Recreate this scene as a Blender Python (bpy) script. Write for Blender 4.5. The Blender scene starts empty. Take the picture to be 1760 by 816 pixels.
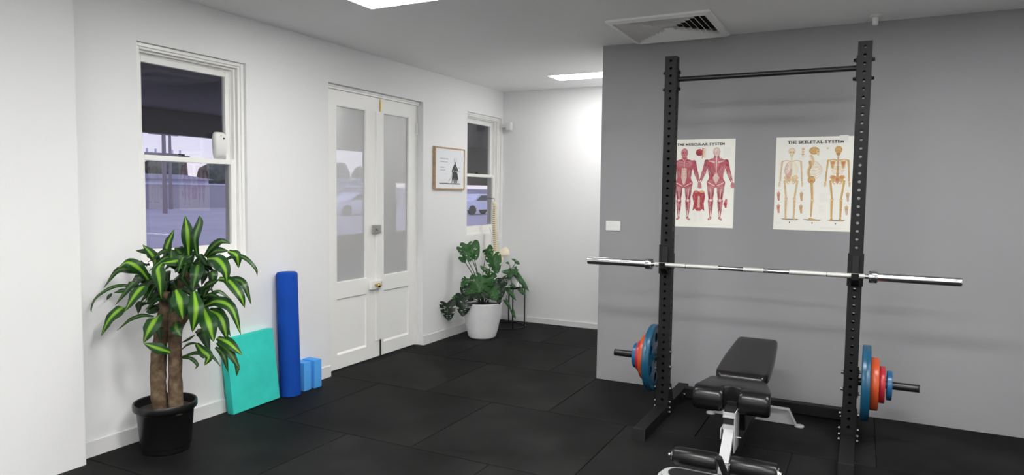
import bpy, bmesh, math, random
from math import sin, cos, pi, radians
from mathutils import Vector, Matrix, noise

# ------------------------------------------------------------------ camera, sky, exposure
sc = bpy.context.scene
COL = sc.collection
cam_data = bpy.data.cameras.new('camera')
cam = bpy.data.objects.new('camera', cam_data)
COL.objects.link(cam)
cam_data.sensor_width = 36
cam_data.lens = 24.2826
cam_data.clip_start = 0.05
cam_data.clip_end = 500
_X = Vector((0.89059906, -0.04044709, 0.45298715))
_Y = Vector((0.45462528, 0.05242796, -0.88913844))
_Z = Vector((0.01221387, 0.99780526, 0.06508056))
cam.matrix_world = Matrix(((_X.x, _X.y, _X.z, 0), (_Y.x, _Y.y, _Y.z, 0), (_Z.x, _Z.y, _Z.z, 1.5), (0, 0, 0, 1)))
sc.camera = cam
sc.view_settings.view_transform = 'Standard'
sc.view_settings.look = 'None'
sc.view_settings.gamma = 1
sc.view_settings.exposure = 0.24
sc.view_settings.use_curve_mapping = False

PANEL_EMIT = 34.0        # the ceiling light panels
SKY = 1.0
world = bpy.data.worlds.new('dusk_sky')
sc.world = world
world.use_nodes = True
nt = world.node_tree
bg = nt.nodes['Background']
tc = nt.nodes.new('ShaderNodeTexCoord')
sp = nt.nodes.new('ShaderNodeSeparateXYZ')
rp = nt.nodes.new('ShaderNodeValToRGB')
nt.links.new(tc.outputs['Generated'], sp.inputs[0])
nt.links.new(sp.outputs['Z'], rp.inputs[0])
nt.links.new(rp.outputs[0], bg.inputs[0])
rp.color_ramp.elements[0].position = 0.0
rp.color_ramp.elements[0].color = (0.97, 0.90, 0.97, 1)
rp.color_ramp.elements[1].position = 0.5
rp.color_ramp.elements[1].color = (0.62, 0.64, 0.95, 1)
e = rp.color_ramp.elements.new(0.12)
e.color = (0.70, 0.74, 1.0, 1)
bg.inputs[1].default_value = SKY

# ------------------------------------------------------------------ materials
MATS = {}
def nn(t, k): return t.nodes.new(k)
def mat(name, col, rough=0.5, metal=0.0, spec=0.5, bump=0.0, bscale=80, vary=0.0, vscale=4, coat=0.0, vcol=None, sheen=0.0):
    m = bpy.data.materials.new(name); m.use_nodes = True
    t = m.node_tree; b = t.nodes['Principled BSDF']
    b.inputs['Base Color'].default_value = (*col, 1)
    b.inputs['Roughness'].default_value = rough
    b.inputs['Metallic'].default_value = metal
    b.inputs['Specular IOR Level'].default_value = spec
    b.inputs['Coat Weight'].default_value = coat
    tcn = nn(t, 'ShaderNodeTexCoord')
    if vary or vcol:
        n = nn(t, 'ShaderNodeTexNoise'); n.inputs['Scale'].default_value = vscale; n.inputs['Detail'].default_value = 5
        t.links.new(tcn.outputs['Object'], n.inputs['Vector'])
        r = nn(t, 'ShaderNodeValToRGB')
        r.color_ramp.elements[0].position = 0.35; r.color_ramp.elements[1].position = 0.68
        c2 = vcol if vcol else tuple(min(1, c*(1+vary)) for c in col)
        c1 = col if vcol else tuple(c*(1-vary) for c in col)
        r.color_ramp.elements[0].color = (*c1, 1); r.color_ramp.elements[1].color = (*c2, 1)
        t.links.new(n.outputs['Fac'], r.inputs[0]); t.links.new(r.outputs[0], b.inputs['Base Color'])
    if bump:
        n = nn(t, 'ShaderNodeTexNoise'); n.inputs['Scale'].default_value = bscale; n.inputs['Detail'].default_value = 3
        t.links.new(tcn.outputs['Object'], n.inputs['Vector'])
        bp = nn(t, 'ShaderNodeBump'); bp.inputs['Strength'].default_value = bump; bp.inputs['Distance'].default_value = 0.002
        t.links.new(n.outputs['Fac'], bp.inputs['Height']); t.links.new(bp.outputs[0], b.inputs['Normal'])
    MATS[name] = m
    return m
M_wall = mat('white_wall_paint', (0.875, 0.88, 0.885), 0.55, bump=0.15, bscale=60, spec=0.3)
M_ceil = mat('ceiling_paint', (0.91, 0.912, 0.915), 0.8, bump=0.1, bscale=40, spec=0.2)
M_grey = mat('grey_wall_paint', (0.325, 0.326, 0.339), 0.6, bump=0.15, bscale=60, spec=0.3, vary=0.02, vscale=2)
M_trim = mat('trim_gloss_white', (0.95, 0.95, 0.925), 0.3, spec=0.5)
M_base = mat('baseboard_white', (0.83, 0.83, 0.83), 0.4)
M_blackgap = mat('joint_black', (0.006, 0.006, 0.006), 0.9)
M_steel = mat('black_powdercoat', (0.0095, 0.0098, 0.0105), 0.5, bump=0.25, bscale=600, spec=0.25)
M_steel2 = mat('black_satin_tube', (0.012, 0.012, 0.013), 0.3)
M_zinc = mat('bolt_zinc', (0.13, 0.13, 0.13), 0.35, metal=1.0)
M_boltb = mat('bolt_black', (0.03, 0.03, 0.03), 0.3, metal=0.6)
M_chrome = mat('chrome_sleeve', (0.78, 0.78, 0.78), 0.16, metal=1.0)
M_shaft = mat('smooth_bar_chrome', (0.45, 0.45, 0.46), 0.24, metal=1.0)
M_knurl = mat('knurled_chrome', (0.74, 0.73, 0.71), 0.5, metal=0.85, bump=0.8, bscale=900)
M_vinyl = mat('black_vinyl', (0.007, 0.007, 0.0075), 0.26, bump=0.1, bscale=250, spec=0.38)
M_foamb = mat('black_foam_grip', (0.006, 0.006, 0.0065), 0.28, spec=0.4)
M_silver = mat('silver_powdercoat', (0.52, 0.53, 0.54), 0.35, metal=0.15)
M_rubber = mat('black_rubber', (0.012, 0.012, 0.012), 0.7)
M_capgr = mat('dark_grey_plastic', (0.018, 0.018, 0.019), 0.55, spec=0.25)
M_pblue = mat('plate_blue', (0.010, 0.080, 0.155), 0.3, vary=0.1, vscale=12)
M_porange = mat('plate_orange', (0.56, 0.085, 0.022), 0.32, vary=0.08, vscale=12)
M_pred = mat('plate_red', (0.46, 0.025, 0.042), 0.32, vary=0.08, vscale=12)
M_psblue = mat('plate_small_blue', (0.015, 0.11, 0.26), 0.3, vary=0.08, vscale=12)
M_teal = mat('teal_foam', (0.05, 0.68, 0.58), 0.8, spec=0.15, vary=0.06, vscale=9, bump=0.3, bscale=300)
M_roll = mat('blue_foam', (0.009, 0.072, 0.42), 0.7, spec=0.12, bump=0.25, bscale=350, vary=0.08, vscale=6)
M_block = mat('light_blue_foam', (0.10, 0.42, 0.95), 0.7, spec=0.15, bump=0.2, bscale=400)
M_pot = mat('black_plastic_pot', (0.006, 0.006, 0.007), 0.32)
M_soil = mat('potting_soil', (0.018, 0.013, 0.010), 0.95, bump=1.0, bscale=120)
M_bark = mat('cane_bark', (0.085, 0.055, 0.035), 0.85, bump=1.0, bscale=70, spec=0.1, vcol=(0.20, 0.145, 0.095), vscale=26)
M_potw = mat('white_concrete_pot', (0.88, 0.885, 0.90), 0.6, vary=0.03, vscale=7, bump=0.2, bscale=60)
M_ceram = mat('white_ceramic', (0.70, 0.71, 0.72), 0.35, bump=0.3, bscale=50)
M_stem = mat('plant_stem', (0.035, 0.075, 0.025), 0.5)
M_petiole = mat('dark_petiole', (0.035, 0.05, 0.03), 0.5)
M_bone = mat('bone_plastic', (0.92, 0.85, 0.66), 0.45)
M_disc = mat('disc_tan', (0.42, 0.26, 0.12), 0.6)
M_nerve = mat('nerve_red', (0.5, 0.12, 0.08), 0.6)
M_oak = mat('oak_frame', (0.50, 0.34, 0.19), 0.5, vary=0.18, vscale=30)
M_paper = mat('art_paper', (0.86, 0.88, 0.90), 0.5)
M_ink = mat('black_ink', (0.025, 0.025, 0.028), 0.7)
M_inkg = mat('grey_ink', (0.30, 0.30, 0.32), 0.7)
M_poster = mat('poster_paper', (0.93, 0.92, 0.85), 0.4, vary=0.02, vscale=5)
M_plast = mat('white_plastic', (0.82, 0.82, 0.80), 0.35)
M_vent = mat('vent_white', (0.93, 0.93, 0.92), 0.4)
M_plastg = mat('grey_plastic', (0.35, 0.35, 0.35), 0.4)
M_brass = mat('brass', (0.70, 0.50, 0.18), 0.2, metal=1.0)
M_lock = mat('lock_steel', (0.42, 0.42, 0.42), 0.4, metal=0.6)
M_asph = mat('street_ground', (0.42, 0.40, 0.45), 0.8, vary=0.06, vscale=0.3)
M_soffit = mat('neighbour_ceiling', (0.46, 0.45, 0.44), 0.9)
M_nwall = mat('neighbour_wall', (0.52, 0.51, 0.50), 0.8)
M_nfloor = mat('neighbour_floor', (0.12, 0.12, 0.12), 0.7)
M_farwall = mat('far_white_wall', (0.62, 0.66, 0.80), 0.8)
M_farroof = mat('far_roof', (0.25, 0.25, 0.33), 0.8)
M_pole = mat('timber_pole', (0.30, 0.26, 0.27), 0.9)
M_tree = mat('far_tree_green', (0.10, 0.12, 0.10), 0.9, vary=0.3, vscale=1)
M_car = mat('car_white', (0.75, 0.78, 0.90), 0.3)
M_carglass = mat('car_glass', (0.05, 0.05, 0.07), 0.15)
M_tyre = mat('car_tyre', (0.02, 0.02, 0.02), 0.8)

def rubber_floor():
    m = mat('rubber_floor_tile', (0.012, 0.012, 0.013), 0.66, spec=0.10, bump=0.5, bscale=260)
    t = m.node_tree; b = t.nodes['Principled BSDF']
    tcn = nn(t, 'ShaderNodeTexCoord')
    n1 = nn(t, 'ShaderNodeTexNoise'); n1.inputs['Scale'].default_value = 1.7; n1.inputs['Detail'].default_value = 6
    n2 = nn(t, 'ShaderNodeTexNoise'); n2.inputs['Scale'].default_value = 160; n2.inputs['Detail'].default_value = 2
    oi = nn(t, 'ShaderNodeObjectInfo')
    t.links.new(tcn.outputs['Object'], n1.inputs['Vector']); t.links.new(tcn.outputs['Object'], n2.inputs['Vector'])
    r1 = nn(t, 'ShaderNodeMapRange'); r1.inputs['From Min'].default_value = 0.3; r1.inputs['From Max'].default_value = 0.75
    r1.inputs['To Min'].default_value = 0.0035; r1.inputs['To Max'].default_value = 0.021
    t.links.new(n1.outputs['Fac'], r1.inputs['Value'])
    r2 = nn(t, 'ShaderNodeMapRange'); r2.inputs['From Min'].default_value = 0.64; r2.inputs['From Max'].default_value = 0.74
    r2.inputs['To Min'].default_value = 0.0; r2.inputs['To Max'].default_value = 0.012
    t.links.new(n2.outputs['Fac'], r2.inputs['Value'])
    a = nn(t, 'ShaderNodeMath'); a.operation = 'ADD'
    t.links.new(r1.outputs[0], a.inputs[0]); t.links.new(r2.outputs[0], a.inputs[1])
    r3 = nn(t, 'ShaderNodeMapRange'); r3.inputs['To Min'].default_value = 0.85; r3.inputs['To Max'].default_value = 1.15
    t.links.new(oi.outputs['Random'], r3.inputs['Value'])
    mu = nn(t, 'ShaderNodeMath'); mu.operation = 'MULTIPLY'
    t.links.new(a.outputs[0], mu.inputs[0]); t.links.new(r3.outputs[0], mu.inputs[1])
    t.links.new(mu.outputs[0], b.inputs['Base Color'])
    return m
M_tile = rubber_floor()

def glass(name, trans, film=0.0, filmcol=(0.6, 0.6, 0.62)):
    m = bpy.data.materials.new(name); m.use_nodes = True
    t = m.node_tree; t.nodes.clear()
    out = nn(t, 'ShaderNodeOutputMaterial')
    tr = nn(t, 'ShaderNodeBsdfTransparent'); tr.inputs[0].default_value = (*trans, 1)
    gl = nn(t, 'ShaderNodeBsdfGlossy'); gl.inputs['Roughness'].default_value = 0.0
    lw = nn(t, 'ShaderNodeLayerWeight'); lw.inputs['Blend'].default_value = 0.5
    pw = nn(t, 'ShaderNodeMath'); pw.operation = 'POWER'; pw.inputs[1].default_value = 4.0
    t.links.new(lw.outputs['Facing'], pw.inputs[0])
    mr = nn(t, 'ShaderNodeMapRange'); mr.inputs['To Min'].default_value = 0.15; mr.inputs['To Max'].default_value = 1.0
    t.links.new(pw.outputs[0], mr.inputs['Value'])
    mx = nn(t, 'ShaderNodeMixShader')
    src = tr
    if film:
        df = nn(t, 'ShaderNodeBsdfDiffuse'); df.inputs[0].default_value = (*filmcol, 1)
        m2 = nn(t, 'ShaderNodeMixShader'); m2.inputs[0].default_value = film
        t.links.new(tr.outputs[0], m2.inputs[1]); t.links.new(df.outputs[0], m2.inputs[2]); src = m2
    t.links.new(mr.outputs[0], mx.inputs[0]); t.links.new(src.outputs[0], mx.inputs[1]); t.links.new(gl.outputs[0], mx.inputs[2])
    t.links.new(mx.outputs[0], out.inputs[0])
    return m
M_glass = glass('window_glass', (0.86, 0.86, 0.90))
M_dglass = glass('hazed_door_glass', (0.85, 0.85, 0.88), 0.56, (0.86, 0.86, 0.85))

def emit(name, col, s):
    m = bpy.data.materials.new(name); m.use_nodes = True
    t = m.node_tree; t.nodes.clear()
    out = nn(t, 'ShaderNodeOutputMaterial'); em = nn(t, 'ShaderNodeEmission')
    em.inputs[0].default_value = (*col, 1); em.inputs[1].default_value = s
    t.links.new(em.outputs[0], out.inputs[0]); return m
M_panel = emit('light_diffuser', (1.0, 0.985, 0.96), PANEL_EMIT)

def leafmat(name, dark, light, w0, w1, rough=0.35, nz=0.0):
    m = bpy.data.materials.new(name); m.use_nodes = True
    t = m.node_tree; b = t.nodes['Principled BSDF']
    b.inputs['Roughness'].default_value = rough; b.inputs['Specular IOR Level'].default_value = 0.3
    uv = nn(t, 'ShaderNodeUVMap'); s = nn(t, 'ShaderNodeSeparateXYZ'); t.links.new(uv.outputs[0], s.inputs[0])
    a = nn(t, 'ShaderNodeMath'); a.operation = 'SUBTRACT'; a.inputs[1].default_value = 0.5; t.links.new(s.outputs['X'], a.inputs[0])
    ab = nn(t, 'ShaderNodeMath'); ab.operation = 'ABSOLUTE'; t.links.new(a.outputs[0], ab.inputs[0])
    n = nn(t, 'ShaderNodeTexNoise'); n.inputs['Scale'].default_value = 1.0; n.inputs['Detail'].default_value = 3
    mp = nn(t, 'ShaderNodeMapping'); mp.inputs['Scale'].default_value = (26, 1.6, 1)
    t.links.new(uv.outputs[0], mp.inputs[0]); t.links.new(mp.outputs[0], n.inputs['Vector'])
    m1 = nn(t, 'ShaderNodeMath'); m1.operation = 'MULTIPLY_ADD'; m1.inputs[1].default_value = nz; t.links.new(n.outputs['Fac'], m1.inputs[0]); t.links.new(ab.outputs[0], m1.inputs[2])
    r = nn(t, 'ShaderNodeValToRGB'); r.color_ramp.elements[0].position = w0 + nz*0.5; r.color_ramp.elements[1].position = w1 + nz*0.5
    r.color_ramp.elements[0].color = (*light, 1); r.color_ramp.elements[1].color = (*dark, 1)
    t.links.new(m1.outputs[0], r.inputs[0]); t.links.new(r.outputs[0], b.inputs['Base Color'])
    return m
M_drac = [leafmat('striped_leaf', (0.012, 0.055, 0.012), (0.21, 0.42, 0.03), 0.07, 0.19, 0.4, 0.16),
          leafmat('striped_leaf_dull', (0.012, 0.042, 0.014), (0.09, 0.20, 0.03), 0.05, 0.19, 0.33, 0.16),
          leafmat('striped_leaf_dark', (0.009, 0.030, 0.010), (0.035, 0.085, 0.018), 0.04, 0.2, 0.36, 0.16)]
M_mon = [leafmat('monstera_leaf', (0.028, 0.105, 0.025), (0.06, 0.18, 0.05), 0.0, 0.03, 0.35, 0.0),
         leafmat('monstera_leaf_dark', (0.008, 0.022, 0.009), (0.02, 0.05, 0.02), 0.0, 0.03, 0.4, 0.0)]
M_vine = leafmat('vine_leaf', (0.045, 0.12, 0.045), (0.09, 0.20, 0.08), 0.0, 0.03, 0.45, 0.0)

# ------------------------------------------------------------------ builders
def link_mesh(name, bm, m, parent=None, smooth=False, auto=None):
    me = bpy.data.meshes.new(name)
    bmesh.ops.recalc_face_normals(bm, faces=bm.faces)
    bm.to_mesh(me); bm.free()
    me.materials.append(m)
    if smooth:
        me.polygons.foreach_set('use_smooth', [True]*len(me.polygons))
        if auto is not None:
            try: me.set_sharp_from_angle(angle=auto)
            except Exception: pass
    o = bpy.data.objects.new(name, me); COL.objects.link(o)
    if parent is not None: o.parent = parent
    return o
def tag(o, label=None, cat=None, group=None, kind=None):
    if label: o['label'] = label
    if cat: o['category'] = cat
    if group: o['group'] = group
    if kind: o['kind'] = kind
    return o
def empty(name, loc=(0, 0, 0), label=None, cat=None, group=None, kind=None):
    o = bpy.data.objects.new(name, None); COL.objects.link(o); o.location = loc
    o.empty_display_size = 0.05
    return tag(o, label, cat, group, kind)
def box(bm, x0, x1, y0, y1, z0, z1, bev=0.0, mtx=None):
    b = bmesh.new()
    vs = [b.verts.new((x, y, z)) for x in (x0, x1) for y in (y0, y1) for z in (z0, z1)]
    for f in ((0, 1, 3, 2), (4, 6, 7, 5), (0, 4, 5, 1), (2, 3, 7, 6), (0, 2, 6, 4), (1, 5, 7, 3)):
        b.faces.new([vs[i] for i in f])
    if bev: bmesh.ops.bevel(b, geom=list(b.edges), offset=bev, segments=2, affect='EDGES', profile=0.7)
    if mtx: bmesh.ops.transform(b, matrix=mtx, verts=b.verts)
    merge(bm, b)
def merge(bm, b):
    me = bpy.data.meshes.new('tmp'); b.to_mesh(me); b.free(); bm.from_mesh(me); bpy.data.meshes.remove(me)
def frame_of(d):
    d = Vector(d).normalized()
    u = d.cross(Vector((0, 0, 1)))
    if u.length < 1e-3: u = d.cross(Vector((0, 1, 0)))
    u.normalize(); return d, u, d.cross(u).normalized()
def tube(bm, pts, r, n=12, cap=True):
    pts = [Vector(p) for p in pts]; rs = r if isinstance(r, (list, tuple)) else [r]*len(pts)
    rings = []; pu = None
    for i, p in enumerate(pts):
        d = (pts[min(i+1, len(pts)-1)]-pts[max(i-1, 0)])
        d, u, v = frame_of(d)
        if pu is not None:
            u = (pu - d*pu.dot(d)).normalized(); v = d.cross(u)
        pu = u
        rings.append([bm.verts.new(p+(u*cos(2*pi*k/n)+v*sin(2*pi*k/n))*rs[i]) for k in range(n)])
    for a, b in zip(rings, rings[1:]):
        for k in range(n): bm.faces.new((a[k], a[(k+1) % n], b[(k+1) % n], b[k]))
    if cap:
        bm.faces.new(rings[0][::-1]); bm.faces.new(rings[-1])
def lathe(bm, prof, n=32, axis='Z', c=(0, 0, 0), closed=False):
    """prof: list of (radius, height)"""
    c = Vector(c)
    def pt(r, h, a):
        if axis == 'Z': return c+Vector((r*cos(a), r*sin(a), h))
        if axis == 'X': return c+Vector((h, r*cos(a), r*sin(a)))
        return c+Vector((r*cos(a), h, r*sin(a)))
    rings = []
    for r, h in prof:
        if r < 1e-6: rings.append([bm.verts.new(pt(0, h, 0))])
        else: rings.append([bm.verts.new(pt(r, h, 2*pi*k/n)) for k in range(n)])
    prs = list(zip(rings, rings[1:]))
    if closed: prs.append((rings[-1], rings[0]))
    for a, b in prs:
        for k in range(n):
            k2 = (k+1) % n
            if len(a) == 1 and len(b) == 1: continue
            if len(a) == 1: bm.faces.new((a[0], b[k2], b[k]))
            elif len(b) == 1: bm.faces.new((a[k], a[k2], b[0]))
            else: bm.faces.new((a[k], a[k2], b[k2], b[k]))
def catmull(pts, n):
    pts = [Vector(p) for p in pts]
    P = [pts[0]*2-pts[1]]+pts+[pts[-1]*2-pts[-2]]
    out = []
    segs = len(pts)-1
    for i in range(n+1):
        t = i/n*segs; k = min(int(t), segs-1); t -= k
        p0, p1, p2, p3 = P[k:k+4]
        out.append(0.5*((2*p1)+(p2-p0)*t+(2*p0-5*p1+4*p2-p3)*t*t+(3*p1-p0-3*p2+p3)*t**3))
    return out
def holed(outer, holes, depth):
    """plate in the XY plane with holes through it, thickness depth in Z"""
    cu = bpy.data.curves.new('c', 'CURVE'); cu.dimensions = '2D'; cu.fill_mode = 'BOTH'; cu.extrude = depth/2
    for loop in [outer]+holes:
        s = cu.splines.new('POLY'); s.points.add(len(loop)-1)
        for i, (x, y) in enumerate(loop): s.points[i].co = (x, y, 0, 1)
        s.use_cyclic_u = True
    o = bpy.data.objects.new('c', cu)
    COL.objects.link(o); bpy.context.view_layer.update()
    dg = bpy.context.evaluated_depsgraph_get()
    me = bpy.data.meshes.new_from_object(o.evaluated_get(dg))
    b = bmesh.new(); b.from_mesh(me)
    bmesh.ops.remove_doubles(b, verts=b.verts, dist=1e-6)
    bpy.data.objects.remove(o); bpy.data.curves.remove(cu); bpy.data.meshes.remove(me)
    return b
def circ(x, y, r, n=12, ph=0): return [(x+r*cos(2*pi*k/n+ph), y+r*sin(2*pi*k/n+ph)) for k in range(n)]
def text_mesh(s, size, bold=0.0, sx=1.0):
    cu = bpy.data.curves.new('t', 'FONT'); cu.body = s; cu.size = size; cu.offset = bold; cu.align_x = 'CENTER'; cu.resolution_u = 3
    cu.space_character = 1.12
    o = bpy.data.objects.new('t', cu); COL.objects.link(o); bpy.context.view_layer.update()
    me = bpy.data.meshes.new_from_object(o.evaluated_get(bpy.context.evaluated_depsgraph_get()))
    b = bmesh.new(); b.from_mesh(me)
    bmesh.ops.scale(b, vec=(sx, 1, 1), verts=b.verts)
    bpy.data.objects.remove(o); bpy.data.curves.remove(cu); bpy.data.meshes.remove(me)
    return b

# ------------------------------------------------------------------ room shell
XW, YG, YB, ZC, XR, YN = -3.795, 5.25, 7.18, 2.66, 3.3, -2.6
GX = -1.888
def wall_holes(name, breaks_y, breaks_z, holes, m, x, th):
    """a wall in the YZ plane whose room face is at x, with openings"""
    bm = bmesh.new()
    def isopen(a, b): return any(h[0] <= a+1e-6 and b[0]-1e-6 <= h[1] and h[2] <= b[1]+1e-6 and b[2]-1e-6 <= h[3] for h in holes for b in [(None,)]) if False else None
    def op(y0, y1, z0, z1):
        return any(y0 >= h[0]-1e-6 and y1 <= h[1]+1e-6 and z0 >= h[2]-1e-6 and z1 <= h[3]+1e-6 for h in holes)
    ny, nz = len(breaks_y)-1, len(breaks_z)-1
    def v(i, j, xx): return Vector((xx, breaks_y[i], breaks_z[j]))
    def quad(a): bm.faces.new([bm.verts.new(p) for p in a])
    for i in range(ny):
        for j in range(nz):
            if op(breaks_y[i], breaks_y[i+1], breaks_z[j], breaks_z[j+1]): continue
            for xx in (x, x-th): quad([v(i, j, xx), v(i+1, j, xx), v(i+1, j+1, xx), v(i, j+1, xx)])
            for di, dj in ((-1, 0), (1, 0), (0, -1), (0, 1)):
                a, b = i+di, j+dj
                solid = 0 <= a < ny and 0 <= b < nz and not op(breaks_y[a], breaks_y[a+1], breaks_z[b], breaks_z[b+1])
                if solid: continue
                if di: k = i+(di > 0); quad([v(k, j, x), v(k, j+1, x), v(k, j+1, x-th), v(k, j, x-th)])
                else: k = j+(dj > 0); quad([v(i, k, x), v(i+1, k, x), v(i+1, k, x-th), v(i, k, x-th)])
    bmesh.ops.remove_doubles(bm, verts=bm.verts, dist=1e-5)
    return link_mesh(name, bm, m)
OP = [(2.626, 3.42, 1.03, 2.352), (4.236, 5.55, 0.0, 2.35), (6.374, 7.149, 1.03, 2.352)]
wl = wall_holes('wall_left', [YN, 2.626, 3.42, 4.236, 5.55, 6.374, 7.149, YB+0.15], [0, 1.03, 2.35, 2.352, ZC+0.1],
                OP, M_wall, XW, 0.16); tag(wl, kind='structure')
def struct_box(name, m, *a, bev=0.0):
    bm = bmesh.new(); box(bm, *a, bev=bev); return tag(link_mesh(name, bm, m), kind='structure')
struct_box('wall_back', M_wall, XW, GX-0.0, YB, YB+0.15, 0, ZC+0.1)
struct_box('wall_front', M_grey, GX, XR, YG, YG+0.13, 0, ZC+0.1)
struct_box('wall_alcove', M_wall, GX+0.001, GX+0.12, YG+0.13, YB+0.15, 0, ZC+0.1)
struct_box('wall_right', M_wall, XR, XR+0.12, YN, YG+0.13, 0, ZC+0.1)
struct_box('wall_behind', M_wall, XW-0.16, XR+0.12, YN-0.12, YN, 0, ZC+0.1)
struct_box('wall_pier', M_wall, XW+0.0005, -3.70, YN, 2.215, 0.0, ZC, bev=0.002)
struct_box('ceiling', M_ceil, XW-0.16, XR+0.12, YN-0.12, YB+0.15, ZC, ZC+0.1)
fl = struct_box('floor', M_blackgap, XW-0.16, XR+0.12, YN-0.12, YB+0.15, -0.12, -0.010)
# rubber tiles, 1 m square, half bond, recessed joints
tile_mesh = {}
def tile_obj(x0, x1, y0, y1):
    w, d = round(x1-x0, 3), round(y1-y0, 3)
    if w < 0.02 or d < 0.02: return
    if (w, d) not in tile_mesh:
        bm = bmesh.new(); g = 0.0022
        box(bm, g, w-g, g, d-g, -0.010, 0.0)
        top = [e for e in bm.edges if all(abs(v.co.z) < 1e-6 for v in e.verts)]
        bmesh.ops.bevel(bm, geom=top, offset=0.004, segments=2, affect='EDGES', profile=0.6)
        o = link_mesh('floor_tile', bm, M_tile); tile_mesh[(w, d)] = o.data
    else:
        o = bpy.data.objects.new('floor_tile', tile_mesh[(w, d)]); COL.objects.link(o)
    o.parent = fl; o.location = (x0, y0, 0)
rows = [(-2.6, -1.73, -0.3), (-1.73, -0.73, 0.2), (-0.73, 0.27, -0.3), (0.27, 1.27, 0.2), (1.27, 2.27, -0.32), (2.27, 3.27, -0.79), (3.27, 4.27, -0.32), (4.27, 5.25, -0.885), (5.25, 6.25, -0.32), (6.25, 7.18, -0.85)]
for y0, y1, ph in rows:
    xmax = XR if y1 <= 5.26 else GX
    x = ph-5
    while x < xmax:
        a, b = max(x, XW), min(x+1.0, xmax)
        if b > a+0.02: tile_obj(a, b, y0, y1)
        x += 1.0
bm = bmesh.new(); box(bm, XW-0.16, XW, 4.236, 5.55, -0.010, -0.0005)
link_mesh('door_threshold', bm, M_tile, fl)

def skirting(name, a, b, h=0.092, t=0.014, side='x'):
    bm = bmesh.new()
    if side == 'x': box(bm, XW, XW+t, a, b, 0.0, h)
    else: box(bm, a, b, YB-t, YB, 0.0, h)
    ed = [e for e in bm.edges if all(abs(v.co.z-h) < 1e-6 for v in e.verts)]
    bmesh.ops.bevel(bm, geom=ed, offset=0.004, segments=2, affect='EDGES')
    return tag(link_mesh(name, bm, M_base), kind='structure')
skirting('baseboard_left', 2.215, 4.236)
skirting('baseboard_left_far', 5.55, YB)
skirting('baseboard_back', XW+0.014, GX, 0.062, 0.012, 'y')

# ------------------------------------------------------------------ sash windows
def rect_frame(bm, x0, x1, y0, y1, z0, z1, l, r, b, t, bev=0.003):
    box(bm, x0, x1, y0, y0+l, z0, z1, bev); box(bm, x0, x1, y1-r, y1, z0, z1, bev)
    box(bm, x0, x1, y0+l, y1-r, z0, z0+b, bev); box(bm, x0, x1, y0+l, y1-r, z1-t, z1, bev)
def sash_window(name, y0, y1, z0=1.03, z1=2.352):
    bm = bmesh.new()
    # outer moulding, parting beads, box
    rect_frame(bm, XW-0.045, XW-0.022, y0+.001, y1-.001, z0, z1-.001, .022, .022, .012, .022)
    rect_frame(bm, XW-0.060, XW-0.034, y0+.001, y1-.001, z0, z1-.001, .040, .040, .02, .036)
    rect_frame(bm, XW-0.155, XW-0.060, y0+.001, y1-.001, z0, z1-.001, .052, .052, .03, .048)
    rect_frame(bm, XW-0.094, XW-0.090, y0+.03, y1-.03, z0+.02, z1-.03, .03, .03, .015, .03, 0.001)
    root = tag(link_mesh(name, bm, M_trim), kind='structure')
    # sashes
    def sash(nm, xf, a, b, c, d, l, r, bt, tp):
        bm = bmesh.new(); rect_frame(bm, xf-0.032, xf, a, b, c, d, l, r, bt, tp, 0.004)
        s = link_mesh(nm, bm, M_trim, root)
        bm = bmesh.new(); box(bm, xf-0.019, xf-0.0185, a+l-.004, b-r+.004, c+bt-.004, d-tp+.004)
        bm.faces.ensure_lookup_table()
        bmesh.ops.delete(bm, geom=[f for f in bm.faces if abs(f.calc_center_median().x-(xf-0.0185)) > 1e-5], context='FACES')
        link_mesh('pane', bm, M_glass, s)
    sash('upper_sash', XW-0.096, y0+.050, y1-.050, 1.668, z1-.046, .042, .042, .034, .052)
    sash('lower_sash', XW-0.062, y0+.050, y1-.050, z0+.032, 1.700, .031, .031, .066, .034)
    bm = bmesh.new(); box(bm, XW-0.080, XW-0.050, y0+.002, y1-.002, z0-.0, z0+.032, .004)
    link_mesh('window_sill', bm, M_trim, root)
    bm = bmesh.new(); ym = (y0+y1)/2-.03
    box(bm, XW-.088, XW-.068, ym-.04, ym+.03, 1.7, 1.706, .001)
    tube(bm, [(XW-.078, ym-.01, 1.704), (XW-.078, ym-.01, 1.716)], .009)
    box(bm, XW-.084, XW-.072, ym-.045, ym-.005, 1.711, 1.717, .001)
    link_mesh('sash_latch', bm, M_rubber, root)
    return root
sash_window('window_1', 2.626, 3.42)
sash_window('window_2', 6.374, 7.149)

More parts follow.
